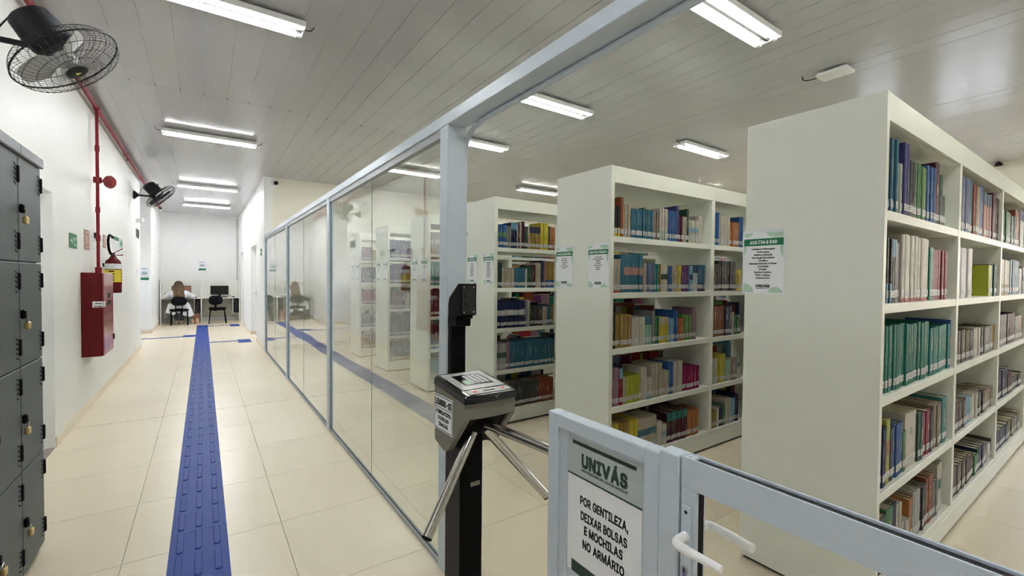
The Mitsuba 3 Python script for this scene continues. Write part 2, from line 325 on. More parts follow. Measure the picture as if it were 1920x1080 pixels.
pth = np.vstack([[(1.054, 1.935, z) for z in (0.0, 0.8, 1.6, 1.98)], bezier([(1.054, 1.935, 2.0), (1.054, 1.93, 2.12), (1.034, 1.82, 2.1275), (1.029, 1.66, 2.1275)], 9), [(1.029, 1.0, 2.1275), (1.029, 0.0, 2.1275), (1.029, -3.9, 2.1275)]])
part(cd, 'pipe', tube(pth, 0.0115, 12), 'aluminium_white', smooth=40)
for z in (0.35, 1.635): part(cd, 'strap', rbox(1.0405, 1.069, 1.92, 1.95, z - 0.009, z + 0.009, 0.003), 'aluminium_white')

# ------------------------------------------------------------------ tactile guide strip on the corridor floor
ts = thing('tactile_strip', 'long blue rubber tactile guide strip down the corridor floor', 'tactile strip')
def strip(x0, x1, y0, y1, z=0.003): return rbox(x0, x1, y0, y1, 0.0, z, 0.0015)
y = -2.0
while y < 15.0:
    y2 = min(y + 1.0, 15.02); part(ts, 'mat', strip(-0.150, 0.104, y + 0.0008, y2 - 0.0008), 'blue_rubber'); y = y2
part(ts, 'mat', strip(-0.150, 0.108, 15.02, 15.5), 'blue_rubber')
def bar(x, y, L, w=0.031, along='y'):
    h = 0.0075; o = []
    for z, r in ((0.002, 0.0), (h - 0.0015, 0.0), (h, 0.004)):
        for s in (-1, 1):
            for a in np.linspace(0, math.pi, 5):
                o.append(((w / 2 - r) * math.cos(a) * 1.0, s * ((L / 2 - w / 2) + (w / 2 - r) * math.sin(a)), z))
    m = hull(o)
    if along == 'x': m.apply_transform([[0, 1, 0, 0], [1, 0, 0, 0], [0, 0, 1, 0], [0, 0, 0, 1]]); m.fix_normals()
    m.apply_translation((x, y, 0)); return m
bars = []
yy = 1.30
while yy < 11.1:
    for x in (-0.106, -0.026, 0.056): bars.append(bar(x, yy + 0.1147, 0.215))
    yy += 0.2477
for r in range(4):
    for c in range(4): bars.append(bar(-0.115 + 0.063 * c, 11.45 + 0.27 * r, 0.2))
for m in bars[:300]: part(ts, 'raised_bar', m, 'blue_rubber')
for sx0, sx1, sy0, sy1, px0, px1, py0, py1, lab in ((-2.0, -0.39, 12.70, 12.82, -0.39, -0.151, 12.66, 13.06, 'thin blue branch strip leading left into the side passage'),
                                                  (0.105, 0.62, 11.36, 11.47, 0.62, 0.86, 11.05, 11.60, 'thin blue branch strip with barred pad by the first right door'),
                                                  (0.109, 0.63, 15.05, 15.14, 0.63, 0.86, 14.75, 15.36, 'short blue branch strip to the right ending near the desks')):
    k = thing('branch_strip', lab, 'tactile strip', 'blue branch strips'); part(k, 'line', strip(sx0, sx1, sy0, sy1), 'blue_rubber'); part(k, 'pad', strip(px0, px1, py0, py1), 'blue_rubber')
    for q in range(5): part(k, 'raised_bar', bar(px0 + (px1 - px0) * (q + 0.5) / 5, (py0 + py1) / 2, (py1 - py0) * 0.85, 0.02), 'blue_rubber')

# ------------------------------------------------------------------ bookcases
BC_Y = [0.627, 2.098, 3.553, 5.068, 6.515, 7.975]; BX0 = 2.262; DEP = 0.56; HT = 2.192
SHELF_Z = [1.715, 1.328, 0.940, 0.535, 0.155]; NBAY = 4; PITCH = 1.2145
BC_NAME = ['nearest bookcase', 'second bookcase', 'third bookcase', 'fourth bookcase', 'fifth bookcase', 'sixth bookcase']
BC_LABEL = ['nearest tall white double sided bookcase with the 610.734 sign', 'second tall white bookcase with two green headed signs', 'third tall white bookcase just right of the white post',
            'fourth white bookcase seen through the glass beside the post', 'fifth white bookcase seen through the glass', 'farthest white bookcase seen through the glass near the fan reflection']
def bay_x(b): return BX0 + 0.035 + PITCH * b, BX0 + 0.035 + PITCH * (b + 1) - 0.045
for ci, y0 in enumerate(BC_Y):
    k = thing('bookcase', BC_LABEL[ci], 'bookcase', 'white library bookcases'); y1 = y0 + DEP; xe = BX0 + 0.035 + PITCH * NBAY
    part(k, 'end_panel', rbox(BX0, BX0 + 0.035, y0, y1, 0.02, HT, 0.002), 'shelf_white'); part(k, 'end_panel', rbox(xe - 0.045, xe - 0.01, y0, y1, 0.02, HT, 0.002), 'shelf_white')
    for b in range(1, NBAY): x = bay_x(b)[0]; part(k, 'upright', rbox(x - 0.045, x, y0 + 0.002, y1 - 0.002, 0.02, 2.078, 0.0015), 'shelf_white')
    for b in range(NBAY):
        xa, xb = bay_x(b); xr = xb + (0.045 if b < NBAY - 1 else 0)
        for yf in (y0, y1 - 0.02): part(k, 'fascia', rbox(xa, xr - 0.0015, yf + 0.001, yf + 0.019, 2.078, HT - 0.001, 0.001), 'shelf_white')
        part(k, 'top_panel', box(xa, xb, y0 + 0.02, y1 - 0.02, 2.078, 2.096), 'shelf_white')
        for z in SHELF_Z: part(k, 'shelf', rbox(xa, xb, y0 + 0.003, y1 - 0.003, z - 0.04, z, 0.0015), 'shelf_white')
        for yf in (y0, y1 - 0.02): part(k, 'plinth', rbox(xa, xr - 0.0015, yf + 0.001, yf + 0.019, 0.02, 0.115, 0.001), 'shelf_white')
    part(k, 'base', box(BX0 + 0.02, xe - 0.03, y0 + 0.012, y1 - 0.012, 0.0, 0.02), 'plinth_dark')

# ------------------------------------------------------------------ books
COL = {'black': (.020, .020, .022), 'charcoal': (.055, .055, .055), 'grey': (.25, .25, .24), 'pale_grey': (.46, .46, .43), 'white': (.72, .73, .72), 'ivory': (.62, .58, .48), 'sand': (.50, .44, .33),
       'tan': (.36, .28, .20), 'brown': (.11, .075, .055), 'ochre': (.38, .25, .06), 'yellow': (.62, .50, .05), 'lime': (.45, .46, .05), 'olive': (.16, .15, .06), 'leaf': (.17, .33, .10),
       'green': (.07, .22, .09), 'emerald': (.01, .21, .12), 'bottle': (.025, .075, .05), 'jade': (.02, .20, .15), 'teal': (.03, .25, .22), 'seafoam': (.32, .50, .42), 'petrol': (.04, .16, .24),
       'sky': (.20, .42, .58), 'blue': (.04, .13, .36), 'navy': (.012, .02, .075), 'indigo': (.06, .06, .22), 'slate': (.16, .20, .34), 'purple': (.12, .03, .15), 'mauve': (.36, .20, .26),
       'magenta': (.30, .008, .10), 'crimson': (.26, .012, .035), 'maroon': (.075, .012, .025), 'red': (.42, .03, .03), 'brick': (.25, .05, .02), 'rust': (.28, .08, .03), 'orange': (.48, .18, .06), 'salmon': (.52, .24, .19)}
COL = {k: tuple(0.62 * q if sum(v) > 0.9 else 0.55 * q for q in v) for k, v in COL.items()}
WORD = {'petrol': 'petrol blue', 'sky': 'sky blue', 'leaf': 'leaf green', 'lime': 'lime yellow', 'bottle': 'bottle green', 'jade': 'jade green', 'pale_grey': 'pale grey', 'seafoam': 'seafoam green'}
SPEC = '''A00 2.376 2.394 0.301 1 black|2.394 2.481 0.316 3 petrol|2.489 2.561 0.226 2 pale_grey|2.551 2.638 0.350 2 indigo|2.647 2.747 0.263 2 black|2.748 2.840 0.267 3 green|2.842 2.938 0.259 2 leaf|2.938 3.071 0.281 3 blue|3.069 3.145 0.315 1 maroon|3.152 3.212 0.262 1 bottle|3.224 3.289 0.165 1 black
A10 3.666 3.805 0.337 3 slate|3.808 3.899 0.325 1 petrol|3.903 3.997 0.312 2 rust|3.999 4.081 0.308 1 tan|4.079 4.199 0.332 2 blue|4.206 4.463 0.301 4 salmon/petrol|4.460 4.558 0.342 1 maroon|4.566 4.731 0.304 3 brown
A20 5.064 5.185 0.246 1 green|5.190 5.396 0.233 2 bottle|5.387 5.578 0.296 1 rust|5.579 5.812 0.308 2 white/indigo
A01 2.379 2.441 0.278 2 black/sky|2.442 2.506 0.275 2 charcoal/sky|2.507 2.560 0.265 1 grey|2.557 2.697 0.306 3 ivory/red|2.698 2.850 0.306 3 ivory/red|2.851 2.991 0.306 2 ivory/red|2.995 3.056 0.264 1 emerald|3.057 3.320 0.261 6 crimson
A11 3.689 3.925 0.297 4 white|4.420 4.527 0.215 1 lime|4.527 4.715 0.218 3 bottle|4.714 4.841 0.224 2 black|4.842 4.955 0.218 2 maroon
A21 5.025 5.208 0.265 2 ivory/ochre|5.208 5.631 0.274 5 petrol|5.644 5.766 0.216 1 white|5.762 5.904 0.235 2 pale_grey/indigo
A02 2.378 2.694 0.289 10 jade|2.693 3.046 0.282 9 jade|3.048 3.444 0.247 8 teal|3.440 3.602 0.267 2 blue/orange
A12 3.700 3.823 0.194 2 brown|3.824 3.918 0.184 2 olive|3.917 4.001 0.186 1 black|3.999 4.221 0.187 4 ivory|4.220 4.331 0.185 2 charcoal|4.331 4.584 0.179 3 grey|4.583 4.766 0.178 3 ochre|4.765 4.981 0.172 2 brown
A22 5.051 5.178 0.236 2 grey|5.177 5.521 0.235 4 maroon|5.524 5.856 0.205 2 tan|5.859 5.996 0.181 1 olive
A03 2.378 2.432 0.259 2 navy|2.430 2.486 0.285 1 lime/orange|2.489 2.533 0.234 1 black|2.531 2.661 0.239 4 blue|2.664 2.712 0.191 1 green|2.705 2.883 0.261 1 ivory|2.884 2.966 0.237 2 bottle|2.966 3.101 0.222 2 crimson|3.099 3.181 0.215 2 charcoal|3.177 3.327 0.233 3 tan|3.323 3.414 0.251 1 teal
A13 3.700 3.892 0.170 4 brown|3.889 3.991 0.172 2 sky|3.991 4.066 0.156 1 seafoam|4.063 4.205 0.162 2 ivory|4.202 4.403 0.161 3 charcoal|4.401 4.754 0.139 4 tan
A23 5.041 5.244 0.217 2 navy|5.248 5.416 0.170 2 maroon|5.421 5.842 0.109 3 black|5.835 6.096 0.109 2 brown
A04 2.390 2.460 0.244 1 charcoal|2.457 2.547 0.259 1 green|2.545 2.604 0.261 2 navy|2.604 2.664 0.244 2 ivory|2.672 2.787 0.133 2 pale_grey|2.776 2.857 0.217 2 orange|2.853 2.966 0.230 3 pale_grey|2.964 3.083 0.221 4 charcoal|3.077 3.203 0.244 3 rust|3.206 3.289 0.195 2 grey|3.279 3.383 0.267 2 ivory/jade
A14 3.744 3.985 0.175 4 brown|3.983 4.136 0.145 2 maroon|4.134 4.247 0.130 2 green|4.239 4.427 0.151 3 navy|4.425 4.570 0.125 2 grey|4.568 4.662 0.116 1 white|4.655 4.833 0.138 2 brown
A24 5.094 5.350 0.140 2 navy|5.342 5.566 0.142 2 olive|5.561 5.802 0.131 3 grey|5.793 5.963 0.145 1 tan|5.959 6.138 0.137 2 indigo
B00 2.328 2.378 0.208 2 black/yellow|2.376 2.409 0.274 1 rust|2.410 2.485 0.233 5 sand|2.486 2.634 0.210 8 petrol|2.634 2.646 0.229 1 green|2.647 2.732 0.215 5 petrol|2.733 2.791 0.209 3 tan|2.792 2.804 0.204 1 black|2.804 2.907 0.242 6 ivory/seafoam|2.908 3.011 0.232 6 blue|3.010 3.047 0.275 1 indigo|3.049 3.091 0.203 2 maroon|3.091 3.143 0.202 2 sand|3.141 3.179 0.265 2 bottle|3.182 3.305 0.183 6 ivory/sky|3.304 3.364 0.226 2 ivory
B10 3.565 3.607 0.278 2 blue|3.608 3.771 0.254 8 ivory|3.773 3.933 0.217 4 orange|3.931 3.988 0.271 3 blue
B01 2.328 2.385 0.231 4 sand/red|2.385 2.422 0.263 1 petrol|2.422 2.630 0.267 9 petrol/salmon|2.632 2.664 0.214 1 sand|2.664 2.755 0.213 5 slate|2.755 2.801 0.207 3 teal|2.801 2.831 0.208 2 ochre|2.832 2.923 0.204 5 ivory/bottle|2.924 2.973 0.195 3 blue|2.973 3.041 0.199 3 sand|3.041 3.092 0.203 3 yellow|3.092 3.192 0.205 3 purple|3.193 3.251 0.204 3 sky/navy|3.251 3.306 0.208 2 white/navy|3.306 3.408 0.216 5 petrol/purple
B11 3.562 3.616 0.227 2 brown|3.615 3.891 0.260 8 charcoal|3.894 3.988 0.191 3 yellow
B02 2.329 2.342 0.235 1 black|2.342 2.442 0.233 4 ochre|2.442 2.495 0.235 2 ochre|2.495 2.514 0.229 1 salmon|2.515 2.653 0.205 5 ivory|2.653 2.735 0.205 4 seafoam/petrol|2.734 2.772 0.246 2 grey|2.773 2.820 0.201 3 green|2.820 2.930 0.195 6 yellow/ivory|2.930 3.002 0.183 3 sky|3.000 3.046 0.242 2 blue|3.048 3.133 0.177 4 orange|3.132 3.238 0.202 5 leaf|3.237 3.296 0.254 2 mauve
B12 3.559 3.719 0.256 5 rust|3.719 3.829 0.252 2 navy|3.831 3.879 0.195 2 sand|3.879 3.946 0.174 2 green|3.946 3.989 0.158 1 black
B03 2.329 2.390 0.267 3 mauve|2.390 2.427 0.262 2 crimson/sky|2.429 2.463 0.197 1 sand|2.462 2.623 0.196 9 lime|2.621 2.682 0.241 3 ivory|2.684 2.742 0.159 3 ivory/sky|2.740 2.873 0.252 9 sand|2.874 2.945 0.191 4 sand|2.943 3.002 0.246 2 blue|3.002 3.123 0.249 5 ivory|3.125 3.352 0.185 9 magenta
B13 3.558 3.611 0.216 2 ivory|3.610 3.751 0.244 3 yellow|3.752 3.828 0.190 1 seafoam|3.828 3.936 0.188 1 tan|3.937 3.980 0.148 2 white/teal
B04 2.330 2.387 0.256 2 yellow/green|2.387 2.504 0.251 6 ochre|2.504 2.590 0.251 4 yellow|2.590 2.814 0.246 5 sand/petrol|2.814 2.880 0.190 3 ivory|2.880 2.938 0.157 3 ivory/sky|2.936 3.009 0.230 3 maroon/teal|3.008 3.097 0.234 3 maroon/teal|3.096 3.202 0.236 4 maroon/teal|3.202 3.358 0.209 7 orange
B14 3.556 3.626 0.152 3 ochre|3.625 3.653 0.163 1 white|3.653 3.715 0.166 1 navy|3.715 3.761 0.179 2 green|3.759 3.841 0.221 2 ivory|3.841 3.913 0.210 1 sky|3.912 3.973 0.246 3 navy
C00 2.316 2.412 0.221 6 blue/leaf|2.412 2.464 0.210 4 grey|2.464 2.533 0.249 5 navy/sky|2.533 2.541 0.226 1 white|2.541 2.571 0.234 2 brown/orange|2.570 2.586 0.260 1 ivory|2.586 2.624 0.266 3 maroon|2.625 2.664 0.221 2 bottle|2.664 2.683 0.223 1 sand|2.683 2.827 0.224 8 ochre/navy|2.827 2.929 0.272 5 yellow|2.929 2.953 0.247 1 charcoal|2.953 3.019 0.241 4 orange
C01 2.316 2.358 0.243 3 bottle|2.359 2.505 0.196 8 sand|2.505 2.642 0.197 6 petrol|2.642 2.664 0.193 1 ivory|2.664 2.728 0.213 4 bottle|2.728 2.771 0.223 2 maroon|2.771 2.839 0.252 4 sand|2.839 2.875 0.274 2 navy|2.875 2.901 0.275 2 mauve|2.901 3.018 0.264 4 ochre/blue
C02 2.321 2.639 0.260 7 navy/white|2.639 2.663 0.256 1 slate|2.663 2.703 0.264 3 ivory|2.703 2.866 0.201 9 charcoal|2.866 2.924 0.194 3 sand|2.923 2.976 0.205 3 petrol|2.976 3.019 0.208 2 ochre
C03 2.324 2.419 0.254 6 pale_grey/bottle|2.419 2.461 0.268 2 mauve|2.461 3.014 0.263 22 petrol
C04 2.343 2.829 0.237 18 charcoal|2.829 3.014 0.239 8 brick
D00 2.312 2.60 0.27 4 pale_grey/white|2.60 3.00 0.25 9 slate
D01 2.308 2.62 0.29 6 teal|2.62 3.00 0.24 9 sand
D02 2.308 2.50 0.28 4 maroon|2.50 2.62 0.28 3 brown|2.62 3.1 0.25 11 navy
D03 2.308 2.46 0.29 3 maroon/petrol|2.46 2.62 0.29 3 petrol|2.62 3.1 0.22 12 grey
D04 2.308 2.52 0.24 4 sky/seafoam|2.52 2.64 0.24 3 mauve|2.64 3.1 0.22 11 brown
E00 2.312 2.68 0.27 8 slate|2.68 3.1 0.24 10 grey
E01 2.308 2.40 0.28 2 indigo|2.40 2.55 0.29 3 navy|2.55 2.68 0.27 3 maroon|2.68 3.1 0.24 10 sand
E02 2.308 2.54 0.26 5 maroon/mauve|2.54 2.61 0.24 2 ivory|2.61 3.1 0.25 12 charcoal
E03 2.308 2.70 0.30 9 bottle|2.70 3.1 0.24 10 teal
E04 2.308 2.70 0.22 9 petrol/grey|2.70 3.1 0.20 10 brown
F00 2.312 2.50 0.24 4 mauve|2.50 2.65 0.19 3 yellow
F01 2.308 2.66 0.27 7 bottle/grey
F02 2.308 2.66 0.25 7 crimson
F03 2.308 2.56 0.23 5 bottle/grey|2.56 2.64 0.24 2 ivory
F04 2.308 2.66 0.25 7 maroon/mauve'''
PAGE = (.40, .36, .28); LAB = (.46, .46, .45)
class Quads:
    def __init__(s): s.v, s.f, s.c = [], [], []
    def quad(s, p, c):
        n = len(s.v); s.v += p; s.c += [c] * 4; s.f += [(n, n + 1, n + 2), (n, n + 2, n + 3)]
    def block(s, x0, x1, y0, y1, z0, z1, c, skip=''):
        a, b, d, e, f, g, h, i = [(x, y, z) for z in (z0, z1) for x, y in ((x0, y0), (x1, y0), (x1, y1), (x0, y1))]
        for nm, q in (('-y', (a, b, g, f)), ('+x', (b, d, h, g)), ('+y', (d, e, i, h)), ('-x', (e, a, f, i)), ('+z', (f, g, h, i)), ('-z', (a, e, d, b))):
            if nm not in skip: s.quad(list(q), c)
    def mesh(s): return trimesh.Trimesh(np.array(s.v, float), np.array(s.f), process=False)
def vary(c, a, r): k = 1 + r.uniform(-a, a); return tuple(min(0.95, max(0.004, x * k * (1 + r.uniform(-a, a) * 0.35))) for x in c)
def book_cover(Q, t, h, d, c, band, style, r, s=-1):
    "spine at y=0 looking -y (s=-1); boards, rounded spine with bands and title lines"
    b = 0.002; e = 0.0022
    Q.block(0, b, e, d, 0, h, c); Q.block(t - b, t, e, d, 0, h, c)
    zs = [0.0]; cs = []
    lo = 0.2 + 0.12 * style
    if band is None: zs = [0, h]; cs = [c]
    elif style == 0: zs = [0, h * 0.72, h]; cs = [c, band]
    elif style == 1: zs = [0, h * 0.46, h * 0.66, h]; cs = [c, band, c]
    elif style == 3: zs = [0, h * 0.055, h]; cs = [band, c]
    else: zs = [0, h * 0.30, h]; cs = [band, c]
    px = [0, t * 0.25, t * 0.75, t]; py = [e, 0, 0, e]
    for z0, z1, cc in zip(zs, zs[1:], cs):
        for i in range(3): Q.quad([(px[i], py[i], z0), (px[i + 1], py[i + 1], z0), (px[i + 1], py[i + 1], z1), (px[i], py[i], z1)], cc)
    for i in range(3): Q.quad([(px[i], py[i], h), (px[i + 1], py[i + 1], h), (px[i + 1], 0.0045, h), (px[i], 0.0045, h)], c)
    lum = sum(c) / 3; ink = (.55, .50, .36) if lum < 0.16 else (.05, .05, .06)
    ink = tuple(0.55 * a + 0.45 * q for a, q in zip(c, ink))
    w = t * r.uniform(0.14, 0.24)
    if t > 0.009 and r.random() < 0.6:
        zc = h * r.uniform(0.50, 0.68); L = h * r.uniform(0.06, 0.2)
        Q.quad([(t / 2 - w / 2, -0.0004, zc - L), (t / 2 + w / 2, -0.0004, zc - L), (t / 2 + w / 2, -0.0004, zc + L), (t / 2 - w / 2, -0.0004, zc + L)], ink)
def add_label(Q, t, r):
    z = 0.024 + r.uniform(-.002, .002); Q.block(t * 0.06, t * 0.94, -0.0007, 0.0004, z, z + 0.031, vary(LAB, 0.05, r), '+y')
    zz = z + 0.008
    if t > 0.012:
        for q in range(2): Q.quad([(t * 0.24, -0.0009, zz + q * 0.009), (t * 0.72, -0.0009, zz + q * 0.009), (t * 0.72, -0.0009, zz + q * 0.009 + 0.004), (t * 0.24, -0.0009, zz + q * 0.009 + 0.004)], (.2, .2, .2))
ORD = lambda n: f"{n}{'th' if 10 <= n % 100 <= 20 else {1: 'st', 2: 'nd', 3: 'rd'}.get(n % 10, 'th')}"
SH_NAME = ['top', 'second', 'middle', 'fourth', 'bottom']; BAY_NAME = ['end', 'second', 'third', 'fourth']
br = random.Random(11); BOOKS = []; covered = {}
for line in SPEC.split('\n'):
    head, body = line.split(' ', 1); ci, bay, sh = 'ABCDEF'.index(head[0]), int(head[1]), int(head[2]); cnt = 0; xl, xr = bay_x(bay); px = xl + 0.004
    for g in body.split('|'):
        a, b, h, n, col = g.split(); a, b, h, n = float(a), float(b), float(h), int(n)
        names = col.split('/'); style = br.choice((0, 1, 2)) if len(names) > 1 else 0
        if len(names) > 1 and names[1] in ('yellow', 'red', 'teal', 'blue', 'ochre', 'seafoam'): style = 3 if names[1] == 'red' else 2 if names[1] != 'teal' else 0
        if len(names) > 1 and names[1] in ('orange', 'leaf', 'salmon', 'bottle', 'white'): style = 1
        if len(names) > 1 and names[0] in ('maroon',) and names[1] == 'teal': style = 0
        a = max(a, px); t = (min(b, xr - 0.004) - a) / n
        if cnt == 0 and a - px > 0.012: e = max(1, round((a - px) / max(t, 0.012))); n += e; t = (min(b, xr - 0.004) - px) / n; a = px
        if t < 0.004: continue
        for q in range(n):
            cnt += 1; hh = min(0.325, h * (1 + br.uniform(-.012, .012)))
            BOOKS.append(dict(ci=ci, bay=bay, sh=sh, x=a + q * t + 0.0004, t=t - 0.0008, h=hh, d=min(0.23, max(0.15, hh * 0.74)), col=names, style=style, n=cnt, y=br.uniform(0.012, 0.022)))
        px = a + n * t
    covered[(ci, bay, sh)] = px
def score(b):
    v = np.array([b['x'], BC_Y[b['ci']], SHELF_Z[b['sh']] + b['h'] / 2]) - CAM; z = v @ FWD
    u = v @ np.cross(FWD, UP) / z; w = v @ UP / z
    if z < 0.1 or u > 1.15 or abs(w) > 0.66: return -1
    if b['ci'] == 1 and b['x'] > 4.0 or b['ci'] == 2 and b['x'] > 3.02 or b['ci'] > 2: return -0.5
    return b['t'] * b['h'] / z ** 2
for b in BOOKS: b['s'] = score(b)
BOOKS.sort(key=lambda b: -b['s'])
SQ = Quads()
def world(Q, b, s=1):
    o = np.array([b['x'], BC_Y[b['ci']] + b['y'] + 0.003, SHELF_Z[b['sh']] + 0.0003]); Q.v = [tuple(np.array(p) + o) for p in Q.v]; return Q
for i, b in enumerate(BOOKS):
    c = vary(COL[b['col'][0]], 0.14, br); band = COL[b['col'][1]] if len(b['col']) > 1 else None
    Q = Quads(); book_cover(Q, b['t'], b['h'], b['d'], c, band, b['style'], br)
    P = Quads(); P.block(0.0022, b['t'] - 0.0022, 0.0025, b['d'] - 0.004, 0.003, b['h'] - 0.004, vary(PAGE, 0.08, br), '-y-x+x')
    Lq = Quads(); add_label(Lq, b['t'], br)
    for q in (Q, P, Lq): world(q, b)
    if i < 300:
        w = WORD.get(b['col'][0], b['col'][0]); hd = f"{w} book" if band is None else f"{w} and {WORD.get(b['col'][1], b['col'][1])} book"
        sf = f'{SH_NAME[b["sh"]]} shelf'
        k = thing('book', f"{hd}, {ORD(b['n'])} from the left, {sf}, {BAY_NAME[b['bay']]} bay, {BC_NAME[b['ci']]}", 'book', f'books on the {sf} of the {BC_NAME[b["ci"]]}')
        add(Q.mesh(), 'vertex', k, color=np.array(Q.c)); part(k, 'pages', P.mesh(), 'vertex', color=np.array(P.c)); part(k, 'call_label', Lq.mesh(), 'vertex', color=np.array(Lq.c))
    else:
        for q in (Q, P, Lq):
            n = len(SQ.v); SQ.v += q.v; SQ.c += q.c; SQ.f += [(a + n, e + n, g + n) for a, e, g in q.f]
# the rest of the stock: shelves farther in and the rows that face the other aisle
keys = list(COL); fr = random.Random(5)
for ci in range(6):
    for bay in range(NBAY):
        for sh in range(5):
            xl, xr = bay_x(bay)
            for row in (0, 1):
                if row == 0 and ((ci, bay, sh) in covered and (ci, bay) != (3, 0) or ci < 3 and bay == 0): continue
                if row == 1 and (sh == 0 or (sh == 1 and ci in (1, 2) and bay == 0)): continue
                if row == 1 and ci == 0 and fr.random() < 0.5: continue
                x = (covered.get((ci, bay, sh), xl) if row == 0 else xl) + 0.003; stop = xr - fr.uniform(0.02, 0.3)
                while x < stop:
                    c = COL[fr.choice(keys)]; h = fr.uniform(0.19, 0.29)
                    for _ in range(fr.randint(1, 6)):
                        t = fr.uniform(0.014, 0.038)
                        if x + t > stop: break
                        d = 0.72 * h; y0 = BC_Y[ci] + 0.02 if row == 0 else BC_Y[ci] + DEP - 0.02 - d
                        z = SHELF_Z[sh] + 0.0003; n = len(SQ.v); cc = vary(c, 0.15, fr)
                        SQ.block(x, x + t - 0.001, y0, y0 + d, z, z + h, cc, '+z')
                        SQ.quad([(x, y0, z + h), (x + t - 0.001, y0, z + h), (x + t - 0.001, y0 + d, z + h), (x, y0 + d, z + h)], PAGE)
                        if row == 0: SQ.block(x + 0.001, x + t - 0.002, y0 - 0.0007, y0, z + 0.024, z + 0.055, LAB, '+y')
                        x += t
                    x += 0.001
                    if x > stop - 0.03: break
k = thing('shelved_books', 'all the remaining books filling the farther shelves and rear rows', 'books'); say(k, kind='stuff')
add(SQ.mesh(), 'vertex', k, color=np.array(SQ.c))

# ------------------------------------------------------------------ subject signs on the bookcase ends
def shelf_sign(ci, yl, yr, head, rows, label, lettered):
    k = thing('shelf_sign', label, 'sign', 'green headed shelf signs'); ya, w, h = BC_Y[ci] * 0 + yl, yl - yr, 0.295
    o = (BX0 - 0.001, ya, 1.362); P = lambda *a: plate(o, FACE_L, *a)
    part(k, 'sleeve', P(0, w, -0.008, h + 0.012, -0.0005, 0.0008), 'paper_bluish')
    part(k, 'sheet', P(0.006, w - 0.006, 0.0, h, 0.0008, 0.0014), 'paper')
    part(k, 'header_band', P(0.006, w - 0.006, h - 0.065, h - 0.03, 0.0014, 0.0019), 'sign_green')
    bl = []
    def blob(cx, cy, rx, ry):
        from shapely.geometry import Point, box as sbox
        from shapely import affinity
        g = affinity.scale(Point(0, 0).buffer(1, 10), rx, ry); g = affinity.translate(g, cx, cy).intersection(sbox(0.007, 0.001, w - 0.007, h - 0.001))
        if g.is_empty: return
        part(k, 'leaf_motif', placed(trimesh.creation.extrude_polygon(g, 0.0004, engine='earcut'), np.array(o) - EX * 0.0014, *FACE_L), 'sign_green_pale')
    blob(0.006, 0.0, 0.05, 0.045); blob(w - 0.04, 0.0, 0.032, 0.028); blob(w - 0.03, h, 0.055, 0.028); blob(w, h * 0.72, 0.022, 0.04); blob(0.0, h * 0.72, 0.02, 0.03); blob(0.02, h, 0.03, 0.02)
    part(k, 'number', text(head, 0.0155, np.array(o) - EX * 0.0019 - EY * (w / 2) + EZ * (h - 0.0555), *FACE_L, heavy=0.03, width=min(w - 0.036, 0.0098 * len(head))), 'paper')
    lt = []
    for i, row in enumerate(rows):
        yy = h - 0.085 - i * 0.0142
        if lettered: lt.append(text(row, 0.0072, np.array(o) - EX * 0.0014 - EY * (w / 2) + EZ * yy, *FACE_L, heavy=0.03))
        else: lt.append(plate(o, FACE_L, w / 2 - row / 2, w / 2 + row / 2, yy, yy + 0.0048, 0.0014, 0.0019))
    part(k, 'lettering', cat(lt), 'ink_black')
    part(k, 'logo', cat(text('UNIV\u00c1S', 0.0125, np.array(o) - EX * 0.0014 - EY * (w / 2) + EZ * 0.026, *FACE_L, heavy=0.05), plate(o, FACE_L, w / 2 - 0.03, w / 2 + 0.03, 0.019, 0.0215, 0.0014, 0.0019)), 'ink_black')
shelf_sign(0, 1.198, 0.998, '610.734 \u00e0 540', ['Hist\u00f3ria da Enfermagem', 'Enfermagem', 'M\u00e9dico e paciente', 'Morfologia das plantas', 'Gen\u00e9tica', 'Biologia Molecular e Celular', 'Embriologia', 'Biologia',
           'Qu\u00edmica Org\u00e2nica', 'F\u00edsico-qu\u00edmica', 'Qu\u00edmica Geral'], 'green headed sign reading 610.734 \u00e0 540 on the nearest bookcase end', True)
shelf_sign(1, 2.661, 2.465, '614.4 \u00e0 612.015', [.06, .065, .065, .035, .09, .05], 'left sign of the pair on the second bookcase end, six lines', False)
shelf_sign(1, 2.311, 2.110, '610.736 \u00e0 612.014', [.06, .10, .05, .05, .08, .045, .04], 'right sign of the pair on the second bookcase end, seven lines', False)
shelf_sign(2, 4.075, 3.880, '616.89 \u00e0 615', [.05, .08, .06, .09, .07, .09, .07, .08, .06, .07], 'sign on the third bookcase end partly hidden by the post', False)
shelf_sign(2, 3.755, 3.563, '616.99 \u00e0 616.12', [.06, .07, .05, .07, .06, .08, .07, .08, .09, .07, .09], 'sign on the third bookcase end right of the post', False)
for ci in (3, 4, 5):
    for j, a in enumerate((0.51, 0.20)):
        shelf_sign(ci, BC_Y[ci] + a, BC_Y[ci] + a - 0.19, '616 \u00e0 617', [.06, .05, .07] if j else [.05, .08, .07, .06, .07], f'{"right" if j else "left"} green headed sign on the {BC_NAME[ci]} end behind the glass', False)

